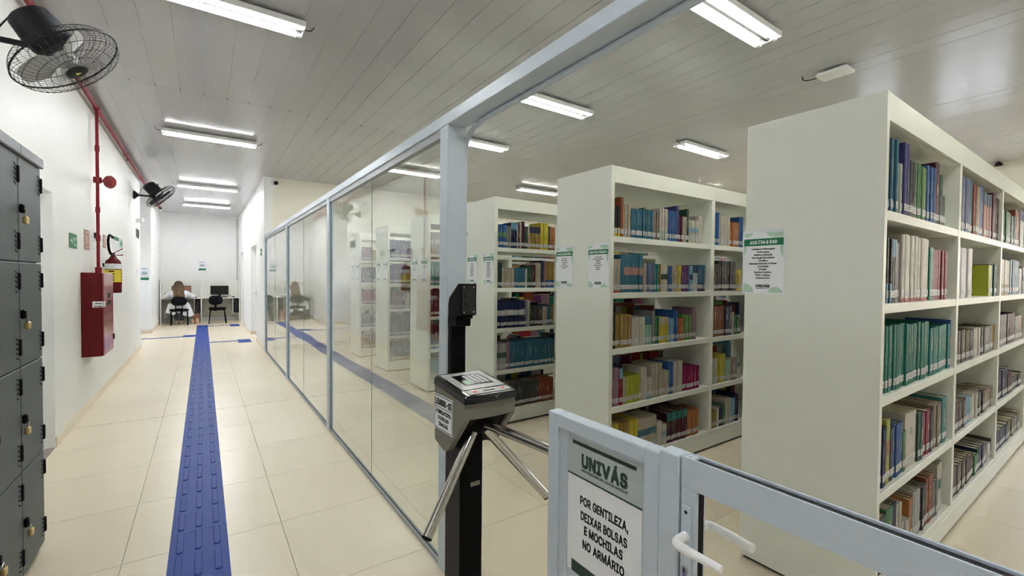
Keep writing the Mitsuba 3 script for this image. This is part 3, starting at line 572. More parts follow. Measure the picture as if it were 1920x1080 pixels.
# ------------------------------------------------------------------ lockers with padlocks
LX, LB = -0.68, -0.985
for c in range(4):
    y1 = 3.25 - 0.34 * c; y0 = y1 - 0.34
    k = thing('locker', ('dark grey steel locker column at the end beside the white doorway', 'dark grey steel locker column second from the doorway', 'dark grey steel locker column third from the doorway', 'dark grey steel locker column farthest from the doorway')[c], 'locker', 'grey steel lockers')
    part(k, 'body', box(LB, LX - 0.018, y0 + 0.001, y1 - 0.001, 0.035, 1.955), 'locker_grey')
    part(k, 'top', rbox(LB, LX + 0.012, y0, y1 + (0.006 if c == 0 else 0), 1.955, 2.005, 0.004), 'locker_top')
    for fy in (y0 + 0.03, y1 - 0.03): part(k, 'foot', cyl((LX - 0.06, fy, 0), (LX - 0.06, fy, 0.035), 0.018, 12), 'black_plastic')
    for r in range(4):
        z0 = 0.037 + r * 0.4795; z1 = z0 + 0.4795
        d = part(k, 'door', rbox(LX - 0.018, LX, y0 + 0.004, y1 - 0.004, z0 + 0.0025, z1 - 0.0025, 0.003), 'locker_grey')
        for zz in (z0 + 0.035, z1 - 0.145):
            sl = [poly([(y1 - 0.05, q), (y1 - 0.025, q - 0.008), (y1 - 0.025, q - 0.002), (y1 - 0.05, q + 0.006)], 'x', LX - 0.001, LX + 0.0012) for q in np.arange(zz + 0.012, zz + 0.115, 0.0215)]
            part(d, 'vent', cat(sl), 'black_slot')
            part(d, 'hinge', rbox(LX - 0.004, LX + 0.008, y1 - 0.016, y1 - 0.002, zz + 0.02, zz + 0.095, 0.003), 'black_slot')
        part(d, 'hasp', rbox(LX, LX + 0.016, y0 + 0.008, y0 + 0.036, (z0 + z1) / 2 - 0.02, (z0 + z1) / 2 + 0.022, 0.006), 'black_plastic')
        if c == 0 or (c == 1 and r == 0):
            w = ('bottom', 'third', 'second', 'top')[r]
            p = thing('padlock', f'small brass padlock on the {w} door of the {("end locker by the doorway" if c == 0 else "second locker column")}', 'padlock', 'brass padlocks on the lockers')
            zz = (z0 + z1) / 2 - 0.016; yy = y0 + 0.022; tilt = (0.010, -0.012, 0.008, 0.0)[r]
            part(p, 'body', rbox(LX + 0.011, LX + 0.027, yy - 0.016 + tilt, yy + 0.016 + tilt, zz - 0.052, zz - 0.018, 0.004), 'brass')
            part(p, 'shackle', tube([(LX + 0.019, yy + tilt - 0.009, zz - 0.02), (LX + 0.019, yy - 0.009, zz - 0.004), (LX + 0.0195, yy, zz + 0.008), (LX + 0.019, yy + 0.009, zz - 0.004), (LX + 0.019, yy + tilt + 0.009, zz - 0.02)], 0.0032, 8), 'steel', smooth=40)

# ------------------------------------------------------------------ wall fans
def fan(wall_p, M, n, lab, blade_mat, up, spin):
    k = thing('wall_fan', lab, 'wall fan', 'wall fans above the corridor'); n = np.array(n, float); n /= np.linalg.norm(n); M = np.array(M, float); w = np.array(wall_p, float)
    part(k, 'wall_plate', lathe([(0.0, 0), (0.075, 0), (0.07, 0.02), (0.03, 0.06), (0.022, 0.075), (0, 0.075)], w, EX, 20), 'fan_black', smooth=40)
    piv = np.array([M[0] - 0.01, w[1], w[2]])
    part(k, 'arm', tube([w + EX * 0.06, piv - EX * 0.03, piv], 0.016, 12), 'fan_black', smooth=40)
    part(k, 'joint', cat(ball(piv, 0.04, 2), tube([piv, piv * 0.4 + M * 0.6], 0.026, 10), ball(piv + (0.0, -0.035, 0), 0.022, 1)), 'fan_black', smooth=40)
    C = M + 0.145 * n
    part(k, 'motor_housing', lathe([(0, -0.135), (0.06, -0.132), (0.098, -0.11), (0.107, -0.035), (0.104, 0.05), (0.085, 0.066), (0.045, 0.075), (0, 0.075)], M, n, 24), 'fan_black', smooth=40)
    part(k, 'oscillation_knob', cyl(M - n * 0.02 + np.array(up) * 0.10, M - n * 0.02 + np.array(up) * 0.14, 0.009, 10), 'fan_black')
    part(k, 'cord', tube(bezier([M - n * 0.1, M - n * 0.16 + EZ * 0.05, w + EX * 0.12 + EZ * 0.12, w + EX * 0.05 - EZ * 0.02], 14), 0.004, 6), 'fan_black')
    u, v, _ = frame_axes(n)
    def ring(r, h, t): a = np.linspace(0, 2 * math.pi, 40, endpoint=False); return tube([C + h * n + r * (math.cos(q) * u + math.sin(q) * v) for q in a], t, 6, True)
    part(k, 'rim', ring(0.268, 0.0, 0.0045), 'fan_black', smooth=40)
    def cage(sign, depth, r0):
        ws = []
        for q in np.linspace(0, 2 * math.pi, 48, endpoint=False):
            e = math.cos(q) * u + math.sin(q) * v; e2 = math.cos(q + 0.22) * u + math.sin(q + 0.22) * v
            ws.append(tube(bezier([C + e * 0.268, C + sign * depth * 1.05 * n + e * 0.26, C + sign * depth * n + e2 * (0.18 if sign > 0 else 0.15), C + sign * depth * n + e2 * r0], 7), 0.0011, 4))
        ws += [ring(0.243, sign * depth * 0.62, 0.0013), ring(0.19, sign * depth * 0.9, 0.0013), ring(0.13, sign * depth * 0.99, 0.0013)]
        return cat(ws)
    part(k, 'front_cage', cage(1, 0.075, 0.05), 'dark_grey'); part(k, 'rear_cage', cage(-1, 0.075, 0.07), 'dark_grey')
    part(k, 'badge', lathe([(0, 0.0), (0.056, 0.0), (0.056, 0.006), (0.045, 0.011), (0, 0.012)], C + n * 0.073, n, 28), 'fan_black', smooth=40)
    part(k, 'badge_mark', poly([(-0.014, -0.012), (0.002, 0.016), (0.012, -0.01)], 'z', 0, 0.001).apply_transform(np.vstack([np.c_[u, v, n, C + n * 0.0853], [0, 0, 0, 1]])), 'label_yellow')
    part(k, 'hub', lathe([(0, -0.03), (0.045, -0.03), (0.05, 0.02), (0.03, 0.04), (0, 0.042)], C, n, 20), blade_mat, smooth=40)
    for b in range(3):
        t0 = spin + b * 2 * math.pi / 3; V, F = [], []
        for i, rr in enumerate(np.linspace(0.045, 0.235, 9)):
            s = i / 8; half = 0.16 + 0.42 * math.sin(math.pi * min(1, s * 0.93 + 0.12)) ** 0.8; half *= (1 - 0.25 * s)
            for j, a in enumerate(np.linspace(-1, 1, 7)):
                ang = t0 + 0.35 * s + half * a * (0.05 + 0.03 / rr * 0.6 if rr < 0.08 else 1) ; hgt = 0.028 * a * (1 - 0.3 * s) + 0.006 * (1 - a * a)
                V.append(C + rr * (math.cos(ang) * u + math.sin(ang) * v) + hgt * n)
        for i in range(8):
            for j in range(6): q = i * 7 + j; F += [(q, q + 7, q + 8), (q, q + 8, q + 1)]
        m = trimesh.Trimesh(np.array(V), F, process=False); m2 = m.copy(); m2.invert(); m2.apply_translation(-n * 0.002)
        part(k, 'blade', cat(m, m2), blade_mat, smooth=True)
fan((W, 3.62, 2.70), (-0.725, 3.60, 2.765), (0.6, -0.10, -0.79), 'large wall fan with pale blades near the ceiling above the lockers', 'fan_grey', (0.3, 0.75, 0.5), 2.25)
fan((W, 10.26, 2.83), (-0.72, 10.26, 2.945), (0.70, 0.0, -0.71), 'small far wall fan with dark blades near the end of the white wall', 'fan_black', (0.6, -0.2, 0.7), 0.6)

# ------------------------------------------------------------------ fire safety on the left wall
fp = thing('fire_pipe', 'red fire pipe along the ceiling corner dropping to the cabinet', 'pipe')
part(fp, 'main_run', tube([(-0.945, y, 3.235) for y in (-3.9, 2.0, 8.0, 15.3)], 0.023, 12), 'red_pipe', smooth=40)
PY = 6.62
part(fp, 'drop', tube([(-0.945, PY, z) for z in (3.235, 2.5, 1.442)], 0.015, 12), 'red_pipe', smooth=40)
for y in (2.55, 4.8, PY, 8.9, 10.8, 12.8): part(fp, 'coupling', cyl((-0.945, y - 0.045, 3.235), (-0.945, y + 0.045, 3.235), 0.030, 14), 'red_pipe', smooth=40)
for z, r in ((2.80, 0.021), (2.455, 0.036), (2.13, 0.021), (1.82, 0.021), (1.4715, 0.028)): part(fp, 'coupling', cyl((-0.945, PY, z - 0.03), (-0.945, PY, z + 0.03), r, 14), 'red_pipe', smooth=40)
for y in (5.0, 9.4, 13.2): part(fp, 'clamp', box(W + 0.001, -0.945, y - 0.015, y + 0.015, 3.245, 3.275), 'red_pipe')
part(fp, 'end_cap', cyl((-0.945, 15.28, 3.235), (-0.945, 15.36, 3.235), 0.036, 14), 'black_plastic')
k = thing('alarm_bell', 'round red alarm bell on the drop of the red pipe', 'alarm bell')
part(k, 'bracket', cyl((-0.90, PY, 2.455), (-0.868, PY + 0.02, 2.45), 0.02, 10), 'red_pipe')
part(k, 'gong', lathe([(0, 0), (0.04, 0.0), (0.066, 0.02), (0.07, 0.045), (0.06, 0.06), (0, 0.066)], (-0.875, PY + 0.02, 2.45), (0.85, -0.52, -0.1), 24), 'red_gloss', smooth=40)
cb = thing('hose_cabinet', 'red steel fire hose cabinet mounted on the white wall', 'fire cabinet')
part(cb, 'body', rbox(W, -0.846, 6.075, 6.66, 0.59, 1.44, 0.004), 'red_paint')
dr = part(cb, 'door', rbox(-0.844, -0.830, 6.078, 6.657, 0.594, 1.436, 0.004), 'red_gloss')
part(dr, 'vent', cat([plate((-0.830, 6.30, 1.10), FACE_R, 0.0, 0.16, q, q + 0.05, 0, 0.001) for q in (0.0, 0.075)]), 'black_slot')
part(dr, 'lettering', text('INC\u00caNDIO', 0.045, (-0.830, 6.37, 0.83), *FACE_R, heavy=0.03), 'sign_red_pale')
part(dr, 'hinge', cyl((-0.829, 6.652, 0.70), (-0.829, 6.652, 0.76), 0.009, 8), 'black_slot')
nt = thing('cabinet_notice', 'small white notice stuck on the red cabinet edge', 'notice')
part(nt, 'sheet', cat(plate((-0.915, 6.075, 1.09), FACE_F, 0.0, 0.083, 0.0, 0.06, 0.0003, 0.0012), plate((-0.830, 6.08, 1.09), FACE_R, 0.0, 0.09, 0.0, 0.06, 0.0003, 0.0012)), 'paper')
part(nt, 'lettering', cat(plate((-0.915, 6.075, 1.09), FACE_F, 0.012, 0.075, 0.006, 0.014, 0.0012, 0.0016), plate((-0.915, 6.075, 1.09), FACE_F, 0.02, 0.075, 0.034, 0.042, 0.0012, 0.0016)), 'ink_black')
ex = thing('fire_extinguisher', 'red fire extinguisher hanging on the wall behind the cabinet', 'fire extinguisher')
ec = np.array([-0.905, 7.28, 0])
part(ex, 'cylinder', lathe([(0, 1.20), (0.075, 1.20), (0.08, 1.22), (0.08, 1.55), (0.07, 1.59), (0.035, 1.625), (0.026, 1.65), (0, 1.65)], ec, EZ, 24), 'red_paint', smooth=40)
part(ex, 'label', lathe([(0.0812, 1.33), (0.0812, 1.48)], ec, EZ, 24), 'label_yellow', smooth=True)
part(ex, 'label', lathe([(0.0812, 1.49), (0.0812, 1.555)], ec, EZ, 24), 'paper', smooth=True)
part(ex, 'lettering', cat([cat([plate((ec[0] + 0.079, ec[1] - 0.02, 1.35 + q * 0.035), FACE_R, -0.02, 0.03, 0, 0.014, 0.003, 0.0036), plate((ec[0] - 0.03, ec[1] - 0.079, 1.35 + q * 0.035), FACE_F, 0.0, 0.05, 0, 0.014, 0.003, 0.0036)]) for q in range(4)]), 'ink_black')
part(ex, 'valve', cat(cyl(ec + EZ * 1.65, ec + EZ * 1.69, 0.02, 12), hull([ec + np.array(p) for p in ((0.0, -0.02, 1.68), (0.0, 0.02, 1.68), (0.09, -0.01, 1.75), (0.09, 0.01, 1.75), (0.09, 0, 1.735))]), hull([ec + np.array(p) for p in ((0.0, -0.02, 1.66), (0.0, 0.02, 1.66), (0.09, -0.01, 1.67), (0.09, 0.01, 1.67), (0.09, 0, 1.655))])), 'red_pipe')
part(ex, 'hose', tube(bezier([ec + (0.01, -0.02, 1.67), ec + (-0.02, -0.28, 1.60), ec + (-0.02, -0.32, 2.0), ec + (0.0, -0.02, 1.87)], 18), 0.013, 10), 'black_plastic', smooth=40)
part(ex, 'bracket', box(W, ec[0] - 0.07, 7.26, 7.30, 1.52, 1.56), 'dark_grey')
def wall_sign(lab, y0, y1, z0, z1, base, marks, mm, category='sign'):
    k = thing('wall_sign', lab, category); part(k, 'plate', box(W, W + 0.004, y0, y1, z0, z1), base)
    if marks: part(k, 'mark', cat([plate((W + 0.004, y0, z0), FACE_R, a * (y1 - y0), b * (y1 - y0), c * (z1 - z0), d * (z1 - z0), 0, 0.0008) for a, b, c, d in marks]), mm)
wall_sign('green emergency exit sign first along the white wall', 5.63, 5.92, 1.665, 1.80, 'sign_green', [(.12, .40, .42, .58), (.30, .40, .30, .70), (.58, .66, .2, .8), (.72, .86, .55, .8), (.70, .90, .2, .32)], 'sign_green_pale')
wall_sign('tall pale red fire hose sign with white frame mark', 6.25, 6.50, 1.68, 1.885, 'sign_red_pale', [(.2, .8, .86, .92), (.2, .28, .12, .9), (.72, .8, .12, .9), (.2, .8, .08, .14), (.38, .62, .3, .72)], 'sign_red_mark')
wall_sign('small pale red extinguisher sign just past the red pipe', 7.30, 7.48, 1.75, 1.91, 'sign_red_pale', [(.2, .8, .15, .3), (.35, .65, .35, .85)], 'sign_red_mark')
wall_sign('white notice sheet with green header above the extinguisher', 8.05, 8.52, 1.60, 1.95, 'paper', [(0, 1, .86, 1.0)], 'sign_green')
wall_sign('small green sign past the white notice sheet', 8.62, 8.90, 1.82, 1.95, 'sign_green_pale', [(.2, .45, .3, .7), (.55, .8, .2, .8)], 'sign_green')
wall_sign('dark framed display panel high on the white wall under the lamp', 10.55, 11.05, 2.10, 2.28, 'fan_grey', [(.06, .94, .08, .92)], 'dark_grey', 'display panel')
wall_sign('white switch plate on the white wall near its far end', 10.62, 10.72, 1.43, 1.55, 'paper', [(.3, .7, .3, .7)], 'fan_grey', 'switch')
wall_sign('white outlet plate low on the white wall near its far end', 11.08, 11.18, 0.32, 0.44, 'paper', [(.35, .65, .35, .65)], 'fan_grey', 'outlet')
k = thing('call_point', 'small dark call point beside the red pipe', 'call point'); part(k, 'box', rbox(W, W + 0.03, 6.76, 6.83, 1.83, 1.89, 0.006), 'dark_grey'); part(k, 'button', cyl((W + 0.03, 6.795, 1.86), (W + 0.036, 6.795, 1.86), 0.012, 10), 'red_pipe')
k = thing('emergency_lamp', 'small white twin head emergency lamp above the display panel', 'emergency lamp')
part(k, 'box', rbox(W, W + 0.05, 10.60, 10.85, 2.40, 2.45, 0.008), 'lamp_white')
for s in (10.64, 10.80): part(k, 'head', lathe([(0, 0), (0.025, 0.0), (0.04, 0.03), (0.036, 0.045), (0, 0.045)], (W + 0.05, s, 2.45), (0.8, -0.4, -0.2), 14), 'lamp_white', smooth=40)
def f_sign(lab, x0, x1, y, z0, z1):
    k = thing('notice_sheet', lab, 'sign'); o = (x0, y, z0); w, h = x1 - x0, z1 - z0
    part(k, 'sheet', plate(o, FACE_F, 0, w, 0, h, 0, 0.003), 'paper_bluish'); part(k, 'footer', plate(o, FACE_F, 0, w, 0, h * 0.2, 0.003, 0.0036), 'sign_green')
    part(k, 'lettering', cat([plate(o, FACE_F, w * (0.5 - q), w * (0.5 + q), h * zz, h * (zz + 0.035), 0.003, 0.0036) for q, zz in ((.25, .9), (.2, .62), (.38, .54), (.3, .46))]), 'ink_black')
f_sign('white notice with green footer on the corridor end wall', -0.116, 0.073, 16.9, 1.585, 1.86)
f_sign('white notice with green footer on the left side wall', -1.24, -1.08, 13.92, 1.30, 1.60)
k = thing('door_sign', 'tiny green sign on the right wall past the partition', 'sign'); part(k, 'plate', plate((R0, 10.22, 1.83), FACE_L, 0, 0.26, 0, 0.13, 0, 0.004), 'sign_green'); part(k, 'mark', plate((R0, 10.22, 1.83), FACE_L, 0.06, 0.2, 0.04, 0.09, 0.004, 0.005), 'paper')
k = thing('camera_sensor', 'small white wall box with black lens on the cream wall', 'security camera')
part(k, 'box', rbox(1.07, 1.175, 9.565, 9.60, 3.13, 3.255, 0.012), 'lamp_white'); part(k, 'lens', lathe([(0, 0), (0.036, 0), (0.036, 0.03), (0.025, 0.04), (0, 0.04)], (1.148, 9.565, 3.19), -EY, 18), 'black_gloss', smooth=40)
k = thing('corner_pipe', 'thin dark vertical pipe in the right corner of the end wall', 'pipe'); part(k, 'pipe', tube([(0.905, 16.87, 1.3), (0.905, 16.87, 2.2), (0.905, 16.87, 3.27)], 0.012, 8), 'fan_grey')

# ------------------------------------------------------------------ wireless access point
k = thing('access_point', 'white rounded wireless access point on the library ceiling with a short cable', 'access point')
from shapely.geometry import box as sbox
def puck(z, inset): return [(x, y, z) for x, y in sbox(-0.075, -0.105, 0.075, 0.105).buffer(0.02 - inset, 8).exterior.coords]
m = hull(puck(3.285, 0.012) + puck(3.272, 0.0) + puck(3.255, 0.004) + puck(3.248, 0.03)); m.apply_translation((4.62, 1.66, 0)); part(k, 'housing', m, 'lamp_white', smooth=40)
part(k, 'mount', box(4.56, 4.68, 1.60, 1.72, 3.285, CEIL - 0.002), 'dark_grey')
part(k, 'cable', tube(bezier([(4.60, 1.775, 3.268), (4.58, 1.84, 3.262), (4.55, 1.90, 3.24), (4.53, 1.885, CEIL - 0.003)], 10), 0.004, 6), 'black_plastic')
part(k, 'indicator', cyl((4.655, 1.60, 3.2475), (4.655, 1.60, 3.246), 0.004, 8), 'sign_green')
for y in (1.42, 1.62):
    k = thing('pipe_bracket', f'small dark bracket at the ceiling edge of the window wall, {"nearer" if y < 1.5 else "farther"} one', 'bracket'); part(k, 'cone', lathe([(0, 0), (0.05, 0), (0.03, 0.05), (0.012, 0.06), (0, 0.06)], (10.14, y, 3.235), EZ, 12), 'dark_grey')

# ------------------------------------------------------------------ turnstile
tn = thing('turnstile', 'grey and black tripod turnstile with chrome arms at the library entrance', 'turnstile')
part(tn, 'column', cat(rbox(0.838, 0.940, 1.556, 1.690, 0.012, 0.78, 0.003)), 'black_plastic')
part(tn, 'column_side', box(0.8365, 0.8385, 1.560, 1.686, 0.014, 0.74), 'dark_grey', label='dark grey side cover')
part(tn, 'foot_plate', rbox(0.82, 0.958, 1.535, 1.71, 0.0, 0.012, 0.003), 'dark_grey')
part(tn, 'tag', plate((0.905, 1.556, 0.585), FACE_F, -0.022, 0.022, -0.009, 0.009, 0.0002, 0.0014), 'taupe', label='small metal tag')
side = [(1.470, 0.952), (1.470, 0.878), (1.585, 0.742), (1.608, 0.722), (1.640, 0.716), (1.720, 0.740), (1.725, 0.975)]
part(tn, 'side_cheek', poly(side, 'x', 0.803, 0.830), 'taupe'); part(tn, 'side_cheek', poly(side, 'x', 1.012, 1.039), 'taupe')
fx = np.linspace(0.806, 1.036, 12); bulge = lambda x: 0.014 * (1 - ((x - 0.921) / 0.115) ** 2)
def curved(z0, z1, x, off, back):
    V = []; n = len(x)
    for z in (z0, z1): V += [(a, 1.470 - bulge(a) - off, z) for a in x]
    for z in (z0, z1): V += [(a, back, z) for a in x]
    F = []
    for i in range(n - 1):
        F += [(i, i + 1, n + i + 1), (i, n + i + 1, n + i), (2 * n + i, 3 * n + i + 1, 2 * n + i + 1), (2 * n + i, 3 * n + i, 3 * n + i + 1),
              (n + i, n + i + 1, 3 * n + i + 1), (n + i, 3 * n + i + 1, 3 * n + i), (i, 2 * n + i + 1, i + 1), (i, 2 * n + i, 2 * n + i + 1)]
    F += [(0, n, 3 * n), (0, 3 * n, 2 * n), (n - 1, 3 * n - 1, 4 * n - 1), (n - 1, 4 * n - 1, 2 * n - 1)]
    m = trimesh.Trimesh(np.array(V), F, process=False); return m
part(tn, 'front_plate', curved(0.882, 0.950, fx, 0.0, 1.50), 'taupe', smooth=40)
part(tn, 'underside', poly([(1.478, 0.885), (1.72, 0.885), (1.72, 0.76), (1.60, 0.735)], 'x', 0.832, 1.010), 'black_plastic')
hb = np.array([0.915, 1.552, 0.841]); ax = np.array([0, -1, -1]) / math.sqrt(2)
part(tn, 'hub', lathe([(0.085, -0.09), (0.085, -0.035), (0.078, 0.0), (0.06, 0.028), (0.03, 0.045), (0, 0.05)], hb, ax, 28), 'black_plastic', smooth=40)
for d, L in (((0.20, -0.978, -0.045), 0.475), ((0.613, -0.239, -0.753), 0.45), ((-0.611, -0.261, -0.747), 0.45)):
    d = np.array(d) / np.linalg.norm(d); a, b = hb + 0.045 * d, hb + L * d
    arm = part(tn, 'arm', cyl(a, b, 0.0185, 24), 'steel', smooth=40, label='polished steel arm'); part(arm, 'end_ring', lathe([(0.0192, -0.004), (0.0192, 0.002), (0.012, 0.006), (0, 0.007)], b, d, 20), 'black_plastic')
tl = lambda y: 0.977 + (y - 1.47) * 0.10
lid = []
for y, s in ((1.452, 0.004), (1.466, 0.0), (1.728, 0.0), (1.738, 0.008)):
    for x0, q in ((0.800, 1), (1.042, -1)):
        lid += [(x0 + q * s, y, tl(y) - 0.030), (x0 + q * (s + 0.002), y, tl(y) - 0.008), (x0 + q * (s + 0.012), y + (0.006 if y < 1.5 else -0.006), tl(y) + 0.002)]
lid += [(a, 1.452 - bulge(a) * 0.9, tl(1.452) - 0.028) for a in fx] + [(a, 1.456 - bulge(a) * 0.9, tl(1.452) - 0.004) for a in fx[1:-1]]
part(tn, 'lid', hull(lid), 'black_gloss', smooth=30)
o = np.array([0.921, 1.47, tl(1.47) + 0.0022]); ly = np.array([0, 1, 0.10]); ly = ly / np.linalg.norm(ly); lz = np.cross(EX, ly); TOP = (EX, ly, lz)
part(tn, 'top_plate', placed(rbox(-0.098, 0.098, 0.045, 0.252, 0.0, 0.0015, 0.0007), o, *TOP), 'silver', label='brushed silver top plate')
part(tn, 'keypad_window', placed(box(-0.062, 0.070, 0.085, 0.215, 0.0015, 0.0022), o, *TOP), 'black_gloss')
part(tn, 'display', placed(box(-0.050, -0.018, 0.095, 0.145, 0.0022, 0.003), o, *TOP), 'sign_green_pale')
kb = [placed(rbox(-0.022 + c * 0.021, -0.006 + c * 0.021, 0.098 + r * 0.021, 0.113 + r * 0.021, 0.0022, 0.0052, 0.0012), o, *TOP) for r in range(5) for c in range(4)]
for m in kb: part(tn, 'key', m, 'paper')
part(tn, 'front_strip', placed(hull([(a, b - bulge(0.921 + a) * 0.35 if b < 0 else b, z) for a in np.linspace(-0.095, 0.095, 9) for b in (-0.006, 0.032) for z in (0.0, 0.0016)]), o, *TOP), 'fan_grey')
for s in (-0.062, 0.066): part(tn, 'red_led', placed(cyl((s, 0.012, 0.0016), (s, 0.012, 0.004), 0.0075, 14), o, *TOP), 'red_led')
part(tn, 'strip_mark', placed(cat([box(-0.026 + q * 0.008, -0.021 + q * 0.008, 0.004, 0.016, 0.0016, 0.0022) for q in range(7)]), o, *TOP), 'dark_grey')
sg = thing('badge_notice', 'small white notice LEMBRE-SE about badges stuck on the turnstile side', 'notice'); so = (0.803, 1.722, 0.792); PZ = FACE_L
part(sg, 'sheet', plate(so, PZ, 0, 0.165, 0.0, 0.145, 0.0002, 0.001), 'paper'); part(sg, 'border', cat(*[plate(so, PZ, *r, 0.001, 0.0014) for r in ((0.004, 0.161, 0.138, 0.141), (0.004, 0.161, 0.092, 0.0945), (0.004, 0.161, 0.004, 0.0065), (0.004, 0.0065, 0.004, 0.141), (0.1585, 0.161, 0.004, 0.141))]), 'ink_black')
for s, h, y in (('LEMBRE-SE', 0.024, 0.103), ('\u00c9 OBRIGAT\u00d3RIO', 0.0145, 0.068), ('O USO DO', 0.0145, 0.043), ('CRACH\u00c1', 0.0145, 0.018)):
    part(sg, 'lettering', text(s, h, np.array(so) - EX * 0.001 - EY * 0.0825 + EZ * y, *PZ, width={'LEMBRE-SE': 0.145, '\u00c9 OBRIGAT\u00d3RIO': 0.135}.get(s), heavy=0.03), 'ink_black')
rd = thing('card_reader', 'black card reader head on a slim black stand behind the turnstile', 'card reader')
part(rd, 'stand', rbox(0.913, 0.986, 1.788, 1.826, 0.012, 1.235, 0.004), 'black_plastic'); part(rd, 'foot', rbox(0.905, 0.994, 1.75, 1.86, 0.0, 0.012, 0.003), 'black_plastic')
part(rd, 'clamp', cat(rbox(0.911, 0.988, 1.745, 1.826, 1.205, 1.243, 0.004), rbox(0.935, 0.986, 1.722, 1.76, 1.24, 1.262, 0.004)), 'black_plastic')
part(rd, 'head', poly([(1.700, 1.258), (1.700, 1.395), (1.722, 1.395), (1.806, 1.332), (1.818, 1.30), (1.818, 1.243), (1.745, 1.243), (1.735, 1.252)], 'x', 0.911, 0.988), 'black_plastic')
ro = (0.9495, 1.700, 1.326); part(rd, 'lens_panel', plate(ro, FACE_F, -0.033, 0.033, -0.064, 0.064, 0, 0.002), 'black_gloss')
part(rd, 'screw', cat([lathe([(0.0028, 0), (0.0028, 0.003), (0, 0.0035)], np.array(ro) + EX * a + EZ * b - EY * 0.0015, -EY, 10) for a in (-0.024, 0.024) for b in (-0.054, 0.054)]), 'steel')
part(rd, 'scanner_eye', cat([lathe([(0.011, 0), (0.011, 0.003), (0.006, 0.006), (0, 0.0065)], np.array(ro) - EX * 0.01 + EZ * b - EY * 0.002, -EY, 14) for b in (0.02, -0.02)]), 'black_gloss', smooth=40)
k = thing('floor_cable', 'thin dark cable curling out behind the turnstile column', 'cable'); part(k, 'wire', tube(bezier([(0.935, 1.70, 0.30), (0.99, 1.72, 0.26), (1.00, 1.70, 0.08), (0.97, 1.69, 0.006)], 12), 0.0035, 6), 'black_plastic')

# ------------------------------------------------------------------ low barrier panel with the sign, and the gate
GX0, GX1 = 0.926, 0.972
bp = thing('barrier_panel', 'low white aluminium barrier panel holding the bag sign', 'barrier')
part(bp, 'stile', cat(rbox(GX0, GX1, 1.074, 1.120, 0.0, 0.991, 0.003), rbox(GX0 + 0.012, GX1 - 0.008, 1.042, 1.074, 0.09, 0.955, 0.002)), 'aluminium_white')
part(bp, 'stile', cat(rbox(GX0, GX1, 0.690, 0.736, 0.0, 0.991, 0.003)), 'aluminium_white')
part(bp, 'top_rail', rbox(GX0, GX1, 0.7365, 1.0735, 0.948, 0.991, 0.003), 'aluminium_white'); part(bp, 'bottom_rail', rbox(GX0, GX1, 0.7365, 1.0735, 0.04, 0.09, 0.003), 'aluminium_white')
part(bp, 'infill', box(GX0 + 0.016, GX0 + 0.024, 0.735, 1.045, 0.085, 0.952), 'aluminium_white'); part(bp, 'end_post', rbox(GX0 - 0.001, GX1 + 0.001, 0.633, 0.6885, 0.0, 1.002, 0.003), 'aluminium_white')
part(bp, 'rivet', cat([lathe([(0.004, 0), (0.003, 0.0015), (0, 0.002)], (GX0 + 0.0155, y, z), -EX, 10) for y, z in ((1.036, 0.945), (0.741, 0.925))]), 'dark_grey')
bs = thing('bag_sign', 'white and grey sign asking visitors to leave bags in the lockers', 'sign'); bo = np.array([GX0 + 0.0155, 1.036, 0.515]); w, h = 0.287, 0.418
P = lambda *a: plate(bo, FACE_L, *a)
part(bs, 'sheet', P(0, w, 0, h, -0.0003, 0.001), 'paper'); part(bs, 'header', P(0, w, 0.304, h, 0.001, 0.0016), 'sign_grey')
for a in ((0.02, w - 0.02, h - 0.020, h - 0.009, 0.0016, 0.0022), (0, w, 0.3005, 0.3055, 0.001, 0.0022), (0.02, w, 0.0, 0.036, 0.001, 0.002)): part(bs, 'stripe', P(*a), 'ink_green')
tx = lambda s, hh, y, ww=None, d=0.001, hv=0.022, tr=0.13: text(s, hh, bo - EX * d - EY * (w / 2 + 0.005) + EZ * y, *FACE_L, width=ww, heavy=hv, track=tr)
part(bs, 'logo', cat(tx('UNIV\u00c1S', 0.036, 0.338, 0.178, 0.0016, 0.055, 0.19), tx('UNIVERSIDADE DO VALE DO SAPUCA\u00cd', 0.0068, 0.3235, 0.178, 0.0016, 0.03, 0.22)), 'ink_green')
for s, y, ww in (('POR GENTILEZA,', 0.222, 0.187), ('DEIXAR BOLSAS', 0.176, 0.18), ('E MOCHILAS', 0.136, 0.15), ('NO ARM\u00c1RIO', 0.092, 0.162)): part(bs, 'lettering', tx(s, 0.0245, y, ww), 'ink_black')
gt = thing('swing_gate', 'low white aluminium swing gate with lever handle at the library entrance', 'gate'); Y0, Y1 = -0.30, 0.629
def hollow(y0, y1, z0, z1): return cat(rbox(GX0 + 0.003, GX0 + 0.008, y0, y1, z0, z1, 0.001), rbox(GX1 - 0.012, GX1 - 0.006, y0, y1, z0, z1, 0.001), box(GX0 + 0.008, GX1 - 0.012, y0, y1, z0, z1 - 0.006))
part(gt, 'top_rail', hollow(Y0, Y1, 0.932, 1.004), 'aluminium_white'); part(gt, 'top_groove', box(GX0 + 0.0135, GX1 - 0.0125, Y0 + 0.01, Y1 - 0.03, 0.997, 0.9985), 'dark_grey')
part(gt, 'end_cap', cat(rbox(GX0 + 0.008, GX1 - 0.012, Y1 - 0.028, Y1 - 0.002, 0.996, 1.002, 0.001), cyl((0.946, Y1 - 0.012, 1.001), (0.946, Y1 - 0.012, 1.0045), 0.004, 10)), 'aluminium_white')
part(gt, 'stile', rbox(GX0 + 0.003, GX1 - 0.006, 0.588, Y1, 0.06, 0.9315, 0.002), 'aluminium_white'); part(gt, 'stile', rbox(GX0 + 0.003, GX1 - 0.006, Y0, Y0 + 0.05, 0.06, 0.9315, 0.002), 'aluminium_white')
